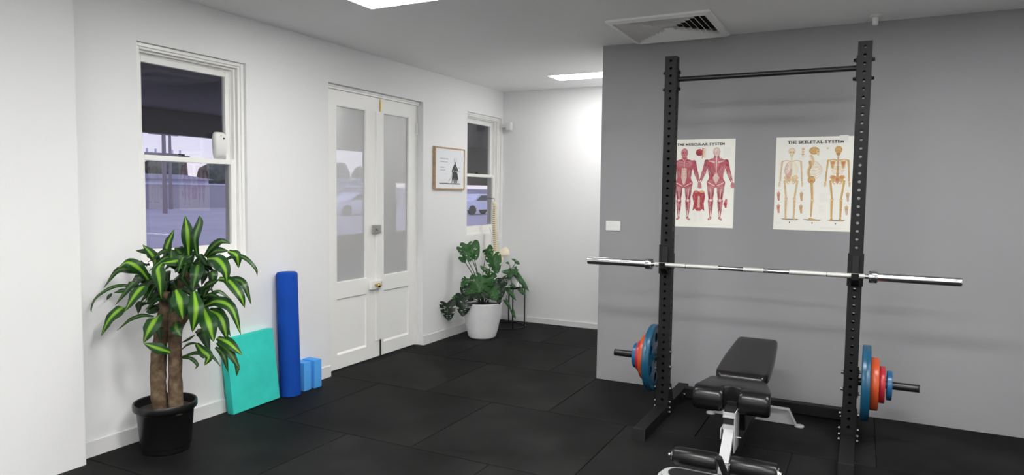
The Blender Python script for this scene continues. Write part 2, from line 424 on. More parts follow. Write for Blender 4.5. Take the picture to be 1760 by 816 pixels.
# ------------------------------------------------------------------ french door
bm = bmesh.new(); DX = XW-0.064
Y0, Y1 = 4.238, 5.548
box(bm, DX-.045, DX+.014, Y0, Y1, 2.316, 2.349, .003)
box(bm, DX-.045, DX+.024, Y0, Y1, 2.332, 2.349, .003)
box(bm, DX-.045, DX-.001, Y0, Y0+.02, 0, 2.316, .002); box(bm, DX-.045, DX-.001, Y1-.02, Y1, 0, 2.316, .002)
door = tag(link_mesh('door_1', bm, M_trim), kind='structure')
def leaf(y0, y1, gy0, gy1, name='door_leaf'):
    z0, z1, gz0, gz1 = 0.012, 2.314, 0.735, 2.193
    pz0, pz1 = 0.128, 0.600
    bm = bmesh.new(); x0, x1 = DX-.042, DX
    box(bm, x0, x1, y0, gy0, z0, z1); box(bm, x0, x1, gy1, y1, z0, z1)
    box(bm, x0, x1, gy0, gy1, gz1, z1); box(bm, x0, x1, gy0, gy1, pz1, gz0); box(bm, x0, x1, gy0, gy1, z0, pz0)
    bmesh.ops.remove_doubles(bm, verts=bm.verts, dist=1e-6)
    lf = link_mesh(name, bm, M_trim, door)
    bm = bmesh.new(); box(bm, x0+.010, DX-.014, gy0, gy1, pz0, pz1)
    link_mesh('lower_panel', bm, M_trim, lf)
    # glazing bead and panel moulding
    bm = bmesh.new(); rect_frame(bm, DX-.018, DX-.004, gy0, gy1, gz0, gz1, .006, .006, .006, .006, 0)
    # bolection slope at bottom of the lower panel catches light
    for (za, zb, xa, xb) in ((pz0, pz0+.016, DX-.0, DX-.014), (pz1-.008, pz1, DX-.014, DX-.003)):
        vs = [bm.verts.new(p) for p in ((xa, gy0, za), (xa, gy1, za), (xb, gy1, zb), (xb, gy0, zb))]; bm.faces.new(vs)
    link_mesh('glazing_bead', bm, M_trim, lf)
    bm = bmesh.new()
    vs = [bm.verts.new(p) for p in ((DX-.02, gy0, gz0), (DX-.02, gy1, gz0), (DX-.02, gy1, gz1), (DX-.02, gy0, gz1))]; bm.faces.new(vs)
    link_mesh('pane', bm, M_dglass, lf)
    return lf
l1 = leaf(4.26, 4.9655, 4.398, 4.776)
l2 = leaf(4.9685, 5.527, 5.022, 5.405)
bm = bmesh.new(); box(bm, DX, DX+.010, 4.905, 4.962, .16, 2.19, .002)
link_mesh('astragal', bm, M_trim, l1)
bm = bmesh.new(); box(bm, DX, DX+.006, 4.968, 4.974, 2.20, 2.305); tube(bm, [(DX+.010, 4.970, 2.20), (DX+.010, 4.970, 2.30)], .005)
link_mesh('flush_bolt', bm, M_brass, l2)
bm = bmesh.new(); box(bm, DX, DX+.011, 4.961, 4.971, .015, .165)
link_mesh('bottom_gap', bm, M_rubber, l2)
bm = bmesh.new(); box(bm, DX+.010, DX+.036, 4.845, 4.945, 1.125, 1.20, .006)
lk = link_mesh('rim_lock', bm, M_lock, l1)
bm = bmesh.new(); tube(bm, [(DX+.036, 4.885, 1.163), (DX+.050, 4.885, 1.163)], .013); box(bm, DX+.047, DX+.052, 4.868, 4.902, 1.156, 1.170, .002)
link_mesh('thumb_turn', bm, M_plastg, lk)
bm = bmesh.new(); box(bm, DX+.010, DX+.034, 4.80, 4.962, .632, .702, .004)
kb = link_mesh('latch_box', bm, M_trim, l1)
bm = bmesh.new(); lathe(bm, [(0, 0), (.010, 0), (.009, .018), (.014, .024), (.021, .034), (.022, .044), (.016, .054), (0, .057)], 20, 'X', (DX+.034, 4.86, .668))
link_mesh('door_knob', bm, M_brass, kb, True)
bm = bmesh.new(); box(bm, DX+.034, DX+.036, 4.945, 4.950, .645, .69); link_mesh('keeper', bm, M_plastg, kb)
for z in (0.25, 1.15, 2.09):
    bm = bmesh.new(); tube(bm, [(DX+.006, 5.531, z-.05), (DX+.006, 5.531, z+.05)], .007, 10); box(bm, DX, DX+.003, 5.505, 5.531, z-.05, z+.05)
    link_mesh('hinge', bm, M_trim, door)

# ------------------------------------------------------------------ outside, seen through the glass
# the unlit neighbouring room with its street windows, then the street
NX = -10.4
def outer_wall():
    bm = bmesh.new()
    t = .14
    for (y0, y1, z0, z1) in ((0, 22, -.1, .5), (0, 13.15, 2.4, 2.95), (0, 1.2, .5, 2.4), (13.15, 14.03, .5, 2.95), (14.03, 22, 1.70, 2.95), (20, 22, .5, 1.70)):
        box(bm, NX-t, NX, y0, y1, z0, z1)
    return tag(link_mesh('wall_street', bm, M_nwall), kind='structure')
outer_wall()
struct_box('wall_neighbour_near', M_nwall, NX, XW-.161, 0, .12, -.1, 2.95)
struct_box('wall_neighbour_far', M_nwall, NX, XW-.161, 21.9, 22, -.1, 2.95)
struct_box('wall_neighbour_side', M_nwall, XW-.165, XW-.055, YB+.151, 22, -.1, 2.95)
struct_box('ceiling_neighbour', M_soffit, NX-.14, XW-.161, 0, 22, 2.80, 2.95)
struct_box('floor_neighbour', M_nfloor, NX, XW-.161, 0, 22, -.10, -.012)
bm = bmesh.new(); box(bm, -160, NX-.14, -40, 260, -.25, -.12)
tag(link_mesh('street_ground', bm, M_asph), kind='structure')
def far_building(name, x0, x1, y0, y1, h, m, rh, label, nwin):
    bm = bmesh.new(); box(bm, x0, x1, y0, y1, -.12, h)
    r = empty(name, ((x0+x1)/2, (y0+y1)/2, -.12), label, 'building')
    def add(nm, bm, mm):
        bmesh.ops.translate(bm, vec=-Vector(r.location), verts=bm.verts); return link_mesh(nm, bm, mm, r)
    add('wall', bm, m)
    bm = bmesh.new(); xm = (x0+x1)/2
    a = [bm.verts.new(p) for p in ((x0-.4, y0-.4, h), (x1+.4, y0-.4, h), (xm, y0-.4, h+rh), (x0-.4, y1+.4, h), (x1+.4, y1+.4, h), (xm, y1+.4, h+rh))]
    for f in ((0, 1, 2), (3, 5, 4), (0, 3, 4, 1), (1, 4, 5, 2), (2, 5, 3, 0)): bm.faces.new([a[i] for i in f])
    add('roof', bm, M_farroof)
    for k in range(nwin):
        yy = y0+(y1-y0)*(k+.5)/nwin
        bm = bmesh.new(); box(bm, x1, x1+.08, yy-.9, yy+.9, h*.35, h*.75); add('window', bm, M_carglass)
far_building('low_shed', -62, -54, 38, 44.2, 2.3, M_farwall, .5, 'low white shed seen through the near window pane', 3)
far_building('warehouse', -62, -54, 60, 72, 2.5, M_farwall, .6, 'long pale warehouse across the street seen through the door glass', 4)
bm = bmesh.new(); box(bm, -50.4, -50, 18, 120, -.12, 1.8)
bw = empty('boundary_wall', (-50.2, 69, -.12), 'long low grey boundary wall with a white coping across the street', 'wall')
bmesh.ops.translate(bm, vec=(50.2, -69, .12), verts=bm.verts); link_mesh('wall_face', bm, M_asph, bw)
bm = bmesh.new(); box(bm, -.3, .3, -51, 51, 1.92, 2.05); link_mesh('coping', bm, M_farwall, bw)
def pole(x, y, h, label, arms):
    r = empty('utility_pole', (x, y, -.12), label, 'pole', None)
    bm = bmesh.new(); tube(bm, [(0, 0, 0), (0, 0, h)], [.15, .10], 10); link_mesh('pole', bm, M_pole, r)
    for z, w in arms:
        bm = bmesh.new(); box(bm, -.08, .08, -w, w, z, z+.16); c = link_mesh('crossarm', bm, M_pole, r)
        for s in (-.9, -.45, .45, .9):
            bm = bmesh.new(); tube(bm, [(0, s*w, z+.16), (0, s*w, z+.4)], .06, 8); link_mesh('insulator', bm, M_farwall, c)
pole(-40, 29.4, 10, 'tall timber power pole seen through the upper left of the near window', ((3.7, 1.3), (5.0, 1.0)))
pole(-48, 35.8, 5.9, 'slimmer distant power pole right of the tall one', ((3.6, .8),))
random.seed(3)
def far_tree(x, y, h, w, label):
    r = empty('tree', (x, y, -.12), label, 'tree', None)
    bm = bmesh.new(); tube(bm, [(0, 0, 0), (.1, 0, h*.5)], [.25, .15], 8); link_mesh('trunk', bm, M_pole, r)
    bm = bmesh.new()
    for k in range(14):
        b = bmesh.new(); bmesh.ops.create_icosphere(b, subdivisions=2, radius=w*random.uniform(.22, .42))
        c = Vector((random.uniform(-.3, .3)*w, random.uniform(-.5, .5)*w, h*random.uniform(.35, .85)))
        for v in b.verts: v.co = v.co*(1+.35*noise.noise(v.co*2+c))+c
        merge(bm, b)
    link_mesh('crown', bm, M_tree, r)
far_tree(-76, 55, 4.9, 5, 'dark bushy tree behind the low shed seen in the near window')
far_tree(-76, 63.5, 4.3, 5, 'round dark tree right of the window latch, beyond the street')
far_tree(-70, 80, 5.6, 4.6, 'tree beyond the door glass, over the boundary wall')
far_tree(-70, 87, 5.0, 4, 'tree showing at the right edge of the left door pane')
def car(x, y, rz, label):
    r = empty('car', (x, y, -.12), label, 'car'); r.rotation_euler.z = rz
    bm = bmesh.new()
    pr = [(-2.1, .35), (-2.15, .8), (-1.9, .95), (-1.2, 1.0), (-.6, 1.45), (.9, 1.48), (1.6, 1.0), (2.1, .9), (2.15, .4)]
    L = [bm.verts.new((a, -.85, b)) for a, b in pr]; R = [bm.verts.new((a, .85, b)) for a, b in pr]
    bm.faces.new(L); bm.faces.new(R[::-1])
    for i in range(len(pr)): j = (i+1) % len(pr); bm.faces.new((L[i], L[j], R[j], R[i]))
    link_mesh('body', bm, M_car, r)
    for s in (-1, 1):
        bm = bmesh.new(); vs = [bm.verts.new((a, s*.87, b)) for a, b in ((-1.0, 1.0), (-.5, 1.38), (.8, 1.4), (1.3, 1.0))]; bm.faces.new(vs); link_mesh('side_window', bm, M_carglass, r)
        for a in (-1.35, 1.35):
            bm = bmesh.new(); lathe(bm, [(0, -.1), (.34, -.1), (.34, .1), (0, .1)], 18, 'Y', (a, s*.8, .34)); link_mesh('wheel', bm, M_tyre, r)
car(-30, 36.2, 1.3, 'white car parked across the street, seen through the left door pane')
car(-25, 43.5, 1.3, 'white car parked outside, seen low in the far window')
DRAC=[
(0.063,[(-3.395,2.637,1.122),(-3.37,2.614,1.237),(-3.404,2.627,1.347)]),
(0.041,[(-3.341,2.653,1.112),(-3.325,2.624,1.222),(-3.321,2.655,1.31),(-3.326,2.656,1.349)]),
(0.051,[(-3.492,2.552,1.085),(-3.443,2.539,1.184),(-3.402,2.555,1.273)]),
(0.054,[(-3.533,2.528,1.046),(-3.49,2.488,1.119),(-3.536,2.458,1.188)]),
(0.069,[(-3.378,2.616,1.023),(-3.341,2.551,1.098),(-3.396,2.466,1.093)]),
(0.06,[(-3.538,2.508,0.961),(-3.536,2.437,1.054),(-3.558,2.384,1.095),(-3.595,2.351,1.063)]),
(0.041,[(-3.585,2.532,1.004),(-3.598,2.45,1.045),(-3.644,2.381,1.046),(-3.707,2.342,0.949)]),
(0.022,[(-3.626,2.528,0.923),(-3.665,2.442,0.954),(-3.706,2.376,0.945),(-3.74,2.318,0.897),(-3.74,2.286,0.835),(-3.74,2.302,0.814)]),
(0.025,[(-3.686,2.497,0.918),(-3.689,2.44,0.925),(-3.726,2.408,0.912)]),
(0.069,[(-3.509,2.477,0.962),(-3.456,2.393,0.967),(-3.459,2.342,0.916),(-3.515,2.33,0.835)]),
(0.063,[(-3.603,2.421,0.844),(-3.59,2.36,0.843),(-3.617,2.309,0.788),(-3.662,2.29,0.694)]),
(0.073,[(-3.436,2.481,0.806),(-3.386,2.415,0.793),(-3.39,2.376,0.735),(-3.437,2.38,0.665)]),
(0.022,[(-3.501,2.491,0.787),(-3.514,2.429,0.801),(-3.567,2.389,0.775),(-3.644,2.368,0.712)]),
(0.051,[(-3.36,2.482,0.603),(-3.384,2.427,0.633),(-3.436,2.38,0.664)]),
(0.066,[(-3.415,2.49,1.095),(-3.384,2.436,1.064),(-3.355,2.424,1.002),(-3.361,2.436,0.907)]),
(0.082,[(-3.31,2.488,0.951),(-3.237,2.454,0.899),(-3.227,2.463,0.8)]),
(0.069,[(-3.221,2.533,0.943),(-3.149,2.485,0.857),(-3.178,2.483,0.733)]),
(0.079,[(-3.222,2.593,0.841),(-3.127,2.546,0.777),(-3.1,2.553,0.676)]),
(0.035,[(-3.289,2.658,1.12),(-3.209,2.646,1.181),(-3.158,2.664,1.213),(-3.121,2.692,1.196)]),
(0.041,[(-3.296,2.676,1.113),(-3.202,2.66,1.158),(-3.113,2.671,1.159)]),
(0.047,[(-3.113,2.671,1.159),(-3.065,2.683,1.136),(-3.076,2.706,1.064)]),
(0.022,[(-3.198,2.702,1.094),(-3.108,2.694,1.127),(-3.033,2.709,1.124),(-2.977,2.734,1.065),(-2.983,2.75,1.021)]),
(0.066,[(-3.231,2.63,1.114),(-3.103,2.584,1.122),(-3.03,2.573,1.076),(-3.023,2.581,0.995)]),
(0.051,[(-3.189,2.666,1.002),(-3.09,2.649,1.0),(-3.014,2.659,0.923),(-3.005,2.681,0.851)]),
(0.041,[(-3.192,2.709,0.992),(-3.1,2.711,0.998),(-3.043,2.716,0.968),(-3.014,2.734,0.859)]),
(0.057,[(-3.284,2.651,0.844),(-3.174,2.642,0.879),(-3.077,2.656,0.845),(-3.034,2.678,0.697)]),
(0.025,[(-3.329,2.676,0.882),(-3.256,2.67,0.906),(-3.174,2.698,0.875)]),
(0.06,[(-3.282,2.673,0.817),(-3.176,2.658,0.795),(-3.141,2.66,0.73),(-3.134,2.669,0.661)]),
(0.041,[(-3.309,2.704,0.817),(-3.211,2.696,0.799),(-3.157,2.714,0.67)]),
(0.054,[(-3.199,2.659,0.669),(-3.087,2.637,0.658),(-2.997,2.655,0.594)]),
(0.041,[(-3.207,2.664,0.64),(-3.087,2.644,0.603),(-3.029,2.666,0.503)]),
(0.032,[(-3.239,2.679,0.606),(-3.149,2.656,0.579),(-3.121,2.663,0.482)]),
(0.022,[(-3.11,2.696,0.562),(-3.069,2.68,0.516),(-3.07,2.676,0.462)]),
(0.051,[(-3.318,2.618,0.629),(-3.26,2.611,0.596),(-3.221,2.618,0.565),(-3.24,2.605,0.517)]),
(0.022,[(-3.44,2.617,0.539),(-3.324,2.622,0.576),(-3.234,2.645,0.565),(-3.183,2.667,0.504)]),
(0.019,[(-3.446,2.614,0.535),(-3.362,2.612,0.542),(-3.319,2.62,0.511),(-3.327,2.614,0.484)]),
(0.013,[(-3.443,2.621,0.622),(-3.373,2.614,0.652),(-3.334,2.625,0.678)]),
(0.016,[(-3.448,2.616,0.58),(-3.372,2.613,0.624),(-3.3,2.628,0.63)]),
(0.06,[(-3.373,2.532,0.762),(-3.31,2.484,0.743),(-3.273,2.489,0.699)]),
(0.054,[(-3.449,2.625,1.017),(-3.41,2.559,1.071),(-3.409,2.54,1.117),(-3.412,2.542,1.162)]),
(0.044,[(-3.435,2.577,1.034),(-3.341,2.551,1.098),(-3.254,2.553,1.136)]),
(0.063,[(-3.31,2.635,1.104),(-3.24,2.565,1.048),(-3.246,2.543,0.946)]),
(0.047,[(-3.408,2.646,1.018),(-3.306,2.612,1.073),(-3.256,2.618,1.12)]),
(0.051,[(-3.455,2.651,1.118),(-3.458,2.629,1.136),(-3.467,2.604,1.166)]),
(0.051,[(-3.317,2.692,1.019),(-3.245,2.673,1.026),(-3.247,2.666,0.939)]),
(0.038,[(-3.322,2.66,0.926),(-3.246,2.646,0.967),(-3.184,2.668,0.997)]),
(0.063,[(-3.608,2.556,0.872),(-3.606,2.473,0.96),(-3.602,2.43,0.965),(-3.677,2.384,0.849)]),
(0.076,[(-3.637,2.568,0.937),(-3.655,2.518,0.991),(-3.651,2.484,0.965),(-3.664,2.477,0.951)]),
(0.044,[(-3.599,2.514,0.854),(-3.596,2.47,0.849),(-3.599,2.465,0.796)]),
(0.022,[(-3.74,2.406,0.908),(-3.74,2.391,0.896),(-3.74,2.376,0.875)]),
(0.028,[(-3.567,2.518,1.146),(-3.579,2.5,1.147),(-3.626,2.477,1.149)]),
(0.041,[(-3.555,2.507,1.066),(-3.548,2.467,1.087),(-3.558,2.45,1.08)]),
(0.057,[(-3.555,2.565,0.937),(-3.487,2.484,0.896),(-3.506,2.449,0.86)]),
(0.057,[(-3.494,2.596,0.942),(-3.408,2.546,0.893),(-3.405,2.519,0.802)]),
(0.057,[(-3.353,2.669,0.957),(-3.344,2.606,0.952),(-3.355,2.575,0.907)]),
(0.057,[(-3.355,2.649,0.696),(-3.29,2.637,0.691),(-3.249,2.65,0.583)]),
(0.044,[(-3.375,2.699,1.061),(-3.328,2.687,1.03),(-3.34,2.676,0.951)]),
(0.044,[(-3.532,2.609,0.614),(-3.492,2.514,0.722),(-3.461,2.502,0.649)]),
(0.051,[(-3.536,2.568,0.847),(-3.512,2.488,0.826),(-3.532,2.466,0.811)]),
]
TRUNKS=[(0.041, [(-3.497, 2.52, 0.223), (-3.519, 2.521, 0.394), (-3.521, 2.534, 0.591), (-3.503, 2.558, 0.788), (-3.493, 2.573, 0.92)]), (0.036, [(-3.421, 2.558, 0.224), (-3.436, 2.568, 0.46), (-3.447, 2.582, 0.723), (-3.44, 2.6, 0.92), (-3.39, 2.635, 1.046)]), (0.025, [(-3.442, 2.575, 0.592), (-3.427, 2.592, 0.723), (-3.366, 2.63, 0.823), (-3.323, 2.654, 0.856)])]
MONST=[((-3.59,6.121,0.948),(-3.517,6.103,0.814),0.145),((-3.61,6.077,0.95),(-3.557,6.048,0.797),0.121),((-3.695,6.098,0.918),(-3.651,6.07,0.843),0.078),((-3.662,6.064,0.829),(-3.616,6.039,0.778),0.066),((-3.466,6.237,0.91),(-3.396,6.223,0.851),0.102),((-3.361,6.173,0.837),(-3.295,6.15,0.685),0.139),((-3.394,6.167,0.677),(-3.459,6.094,0.746),0.06),((-3.62,6.08,0.605),(-3.637,6.021,0.531),0.09),((-3.625,6.131,0.569),(-3.669,6.062,0.536),0.084),((-3.585,6.036,0.531),(-3.58,5.987,0.435),0.133),((-3.491,6.09,0.619),(-3.506,6.03,0.508),0.145),((-3.4,6.047,0.615),(-3.437,5.971,0.448),0.181),((-3.407,6.179,0.63),(-3.357,6.151,0.505),0.133),((-3.333,6.107,0.512),(-3.272,6.086,0.417),0.145),((-3.289,6.238,0.617),(-3.242,6.212,0.542),0.121),((-3.285,6.169,0.566),(-3.235,6.14,0.442),0.121),((-3.555,5.932,0.436),(-3.541,5.882,0.264),0.163),((-3.696,5.833,0.373),(-3.649,5.801,0.221),0.151),((-3.646,5.942,0.442),(-3.669,5.885,0.426),0.048),((-3.268,6.134,0.433),(-3.242,6.099,0.375),0.054),((-3.398,6.017,0.503),(-3.465,5.934,0.451),0.133),((-3.519,6.011,0.495),(-3.521,5.959,0.414),0.121),((-3.499,6.135,0.511),(-3.398,6.136,0.43),0.133)]
VINE=[((-3.403,6.788,0.739),(-3.353,6.777,0.711),0.045),((-3.41,6.785,0.751),(-3.436,6.74,0.772),0.032),((-3.389,6.772,0.735),(-3.398,6.734,0.744),0.032),((-3.354,6.693,0.637),(-3.485,6.593,0.645),0.096),((-3.39,6.653,0.657),(-3.416,6.598,0.543),0.09),((-3.32,6.665,0.636),(-3.349,6.615,0.614),0.045),((-3.327,6.681,0.596),(-3.197,6.702,0.435),0.071),((-3.299,6.685,0.454),(-3.234,6.68,0.391),0.058),((-3.401,6.599,0.451),(-3.306,6.605,0.34),0.058),((-3.419,6.581,0.333),(-3.346,6.578,0.235),0.051),((-3.349,6.598,0.225),(-3.299,6.583,0.139),0.045),((-3.47,6.697,0.736),(-3.433,6.681,0.721),0.032),((-3.39,6.734,0.687),(-3.359,6.715,0.666),0.032),((-3.375,6.627,0.505),(-3.316,6.621,0.473),0.051)]
# ------------------------------------------------------------------ ceiling fittings
def panel_mat(k): return emit('light_diffuser', (1.0, 0.985, 0.96), PANEL_EMIT*k)
def light_panel(x0, y0, label, w=1.2, d=0.31, m=None):
    r = empty('ceiling_light', (x0+w/2, y0+d/2, ZC), label, 'light', 'recessed ceiling light panels')
    bm = bmesh.new(); t = .008; a, b = w/2, d/2
    box(bm, -a, a, -b, -b+t, -.004, 0); box(bm, -a, a, b-t, b, -.004, 0); box(bm, -a, -a+t, -b+t, b-t, -.004, 0); box(bm, a-t, a, -b+t, b-t, -.004, 0)
    link_mesh('frame', bm, M_trim, r)
    bm = bmesh.new(); box(bm, -a+t, a-t, -b+t, b-t, -.003, -.0005); link_mesh('diffuser', bm, m or M_panel, r)
light_panel(-2.86, 3.285, 'bright ceiling panel at the top edge of the picture, nearest the camera', m=panel_mat(.62))
light_panel(-2.86, 6.335, 'far bright ceiling panel half hidden by the grey wall', m=panel_mat(.48))
light_panel(0.10, 3.285, 'ceiling panel above the weight bench, out of the frame', m=panel_mat(1.0))
light_panel(-2.86, 0.25, 'ceiling panel above the pier, out of the frame', m=panel_mat(.5))
light_panel(-1.5, 1.75, 'added fill light panel between the camera and the door, out of the frame', m=panel_mat(1.5))  # unseen panel added to brighten the lower left wall and door
light_panel(-0.3, 0.25, 'ceiling panel above the camera, out of the frame', m=panel_mat(1.3))
light_panel(1.9, 0.25, 'ceiling panel near the right wall, out of the frame', m=panel_mat(.25))
light_panel(-2.0, -1.6, 'added fill light panel behind the camera on the left, out of the frame', m=panel_mat(1.2))  # added out of view to lift the brightness of the pier
light_panel(0.6, -1.6, 'added fill light panel behind the camera on the right, out of the frame', m=panel_mat(.7))  # second unseen extra, put in to brighten the pier and grey wall

def diffuser():
    x0, x1, y0, y1 = -1.612, -0.915, 4.490, 5.232
    cx, cy = (x0+x1)/2, (y0+y1)/2; hx, hy = (x1-x0)/2, (y1-y0)/2
    r = empty('air_vent', (cx, cy, ZC), 'white square louvred air diffuser in the ceiling by the grey wall', 'vent')
    bm = bmesh.new(); fw = .04
    def slat(sd, ax, ay, bx, by, za, zb, th=.0022):
        """one side of a square cone from half size (ax,ay) at za to (bx,by) at zb"""
        P = {'s': [(-ax, -ay, za), (ax, -ay, za), (bx, -by, zb), (-bx, -by, zb)], 'n': [(ax, ay, za), (-ax, ay, za), (-bx, by, zb), (bx, by, zb)],
             'w': [(-ax, ay, za), (-ax, -ay, za), (-bx, -by, zb), (-bx, by, zb)], 'e': [(ax, -ay, za), (ax, ay, za), (bx, by, zb), (bx, -by, zb)]}[sd]
        b = bmesh.new(); lo = [b.verts.new(p) for p in P]; hi = [b.verts.new((p[0], p[1], p[2]+th)) for p in P]
        b.faces.new(lo); b.faces.new(hi[::-1])
        for i in range(4): j = (i+1) % 4; b.faces.new((lo[i], lo[j], hi[j], hi[i]))
        return b
    for sd in 'snwe': merge(bm, slat(sd, hx-fw, hy-fw, hx-.004, hy-.004, -.024, -.012)); merge(bm, slat(sd, hx-.004, hy-.004, hx, hy, -.0125, -.0005, .001))
    for sd in 'snwe': merge(bm, slat(sd, hx-fw-.001, hy-fw-.001, hx-fw, hy-fw, .05, -.024, .001))
    link_mesh('frame', bm, M_vent, r)
    N = 8
    for k in range(N):
        f0 = (k+.12)/N; f1 = (k+.86)/N
        s0x, s0y = (hx-fw)*f0, (hy-fw)*f0; s1x, s1y = (hx-fw)*min(f1, .985), (hy-fw)*min(f1, .985)
        for sd in 'snwe':
            link_mesh('slat', slat(sd, s0x, s0y, s1x, s1y, .016, -.012, .003), M_vent, r)
    bm = bmesh.new(); box(bm, -.012, .012, -.012, .012, -.006, .012); link_mesh('centre_cap', bm, M_plast, r)
    bm = bmesh.new(); box(bm, -hx+fw, hx-fw, -hy+fw, hy-fw, .045, .05); link_mesh('duct_box', bm, M_blackgap, r)
# the diffuser sits in a real opening: recess the ceiling there
cl = bpy.data.objects['ceiling']; bpy.data.meshes.remove(cl.data)
bm = bmesh.new()
xs = [XW-.16, -1.575, -.952, XR+.12]; ys = [YN-.12, 4.527, 5.195, YB+.15]
for i in range(3):
    for j in range(3):
        if (i, j) == (1, 1): box(bm, xs[i], xs[i+1], ys[j], ys[j+1], ZC+.06, ZC+.1)
        else: box(bm, xs[i], xs[i+1], ys[j], ys[j+1], ZC, ZC+.1)
cl = tag(link_mesh('ceiling', bm, M_ceil), kind='structure')
diffuser()

r = empty('sprinkler', (0.013, 5.06, ZC), 'small white sprinkler head on the ceiling above the right rack post', 'sprinkler')
bm = bmesh.new(); lathe(bm, [(0, 0), (.038, 0), (.037, -.006), (.022, -.014), (.018, -.016), (0, -.016)], 24); link_mesh('flange', bm, M_plast, r, True, .6)
bm = bmesh.new(); lathe(bm, [(.018, -.012), (.017, -.06), (.012, -.064), (0, -.064)], 20); link_mesh('body', bm, M_plast, r, True, .6)

r = empty('motion_sensor', (-3.69, 7.13, 2.255), 'small white sensor on a bracket in the far corner above the far window', 'sensor')
bm = bmesh.new(); box(bm, -.105, -.02, -.012, .012, -.01, .03, .003); link_mesh('bracket', bm, M_plast, r)
bm = bmesh.new(); box(bm, -.03, .035, -.03, .03, -.045, .05, .008); link_mesh('body', bm, M_plast, r)

# wall control on the grey wall
r = empty('wall_switch', (-1.771, YG, 1.246), 'white rectangular wall switch plate at the left end of the grey wall', 'switch')
bm = bmesh.new(); box(bm, -.060, .060, -.012, 0, -.038, .038, .003); link_mesh('plate', bm, M_plast, r)
bm = bmesh.new(); box(bm, -.016, .016, -.016, -.0115, -.010, .010, .0015); link_mesh('rocker', bm, M_plast, r)

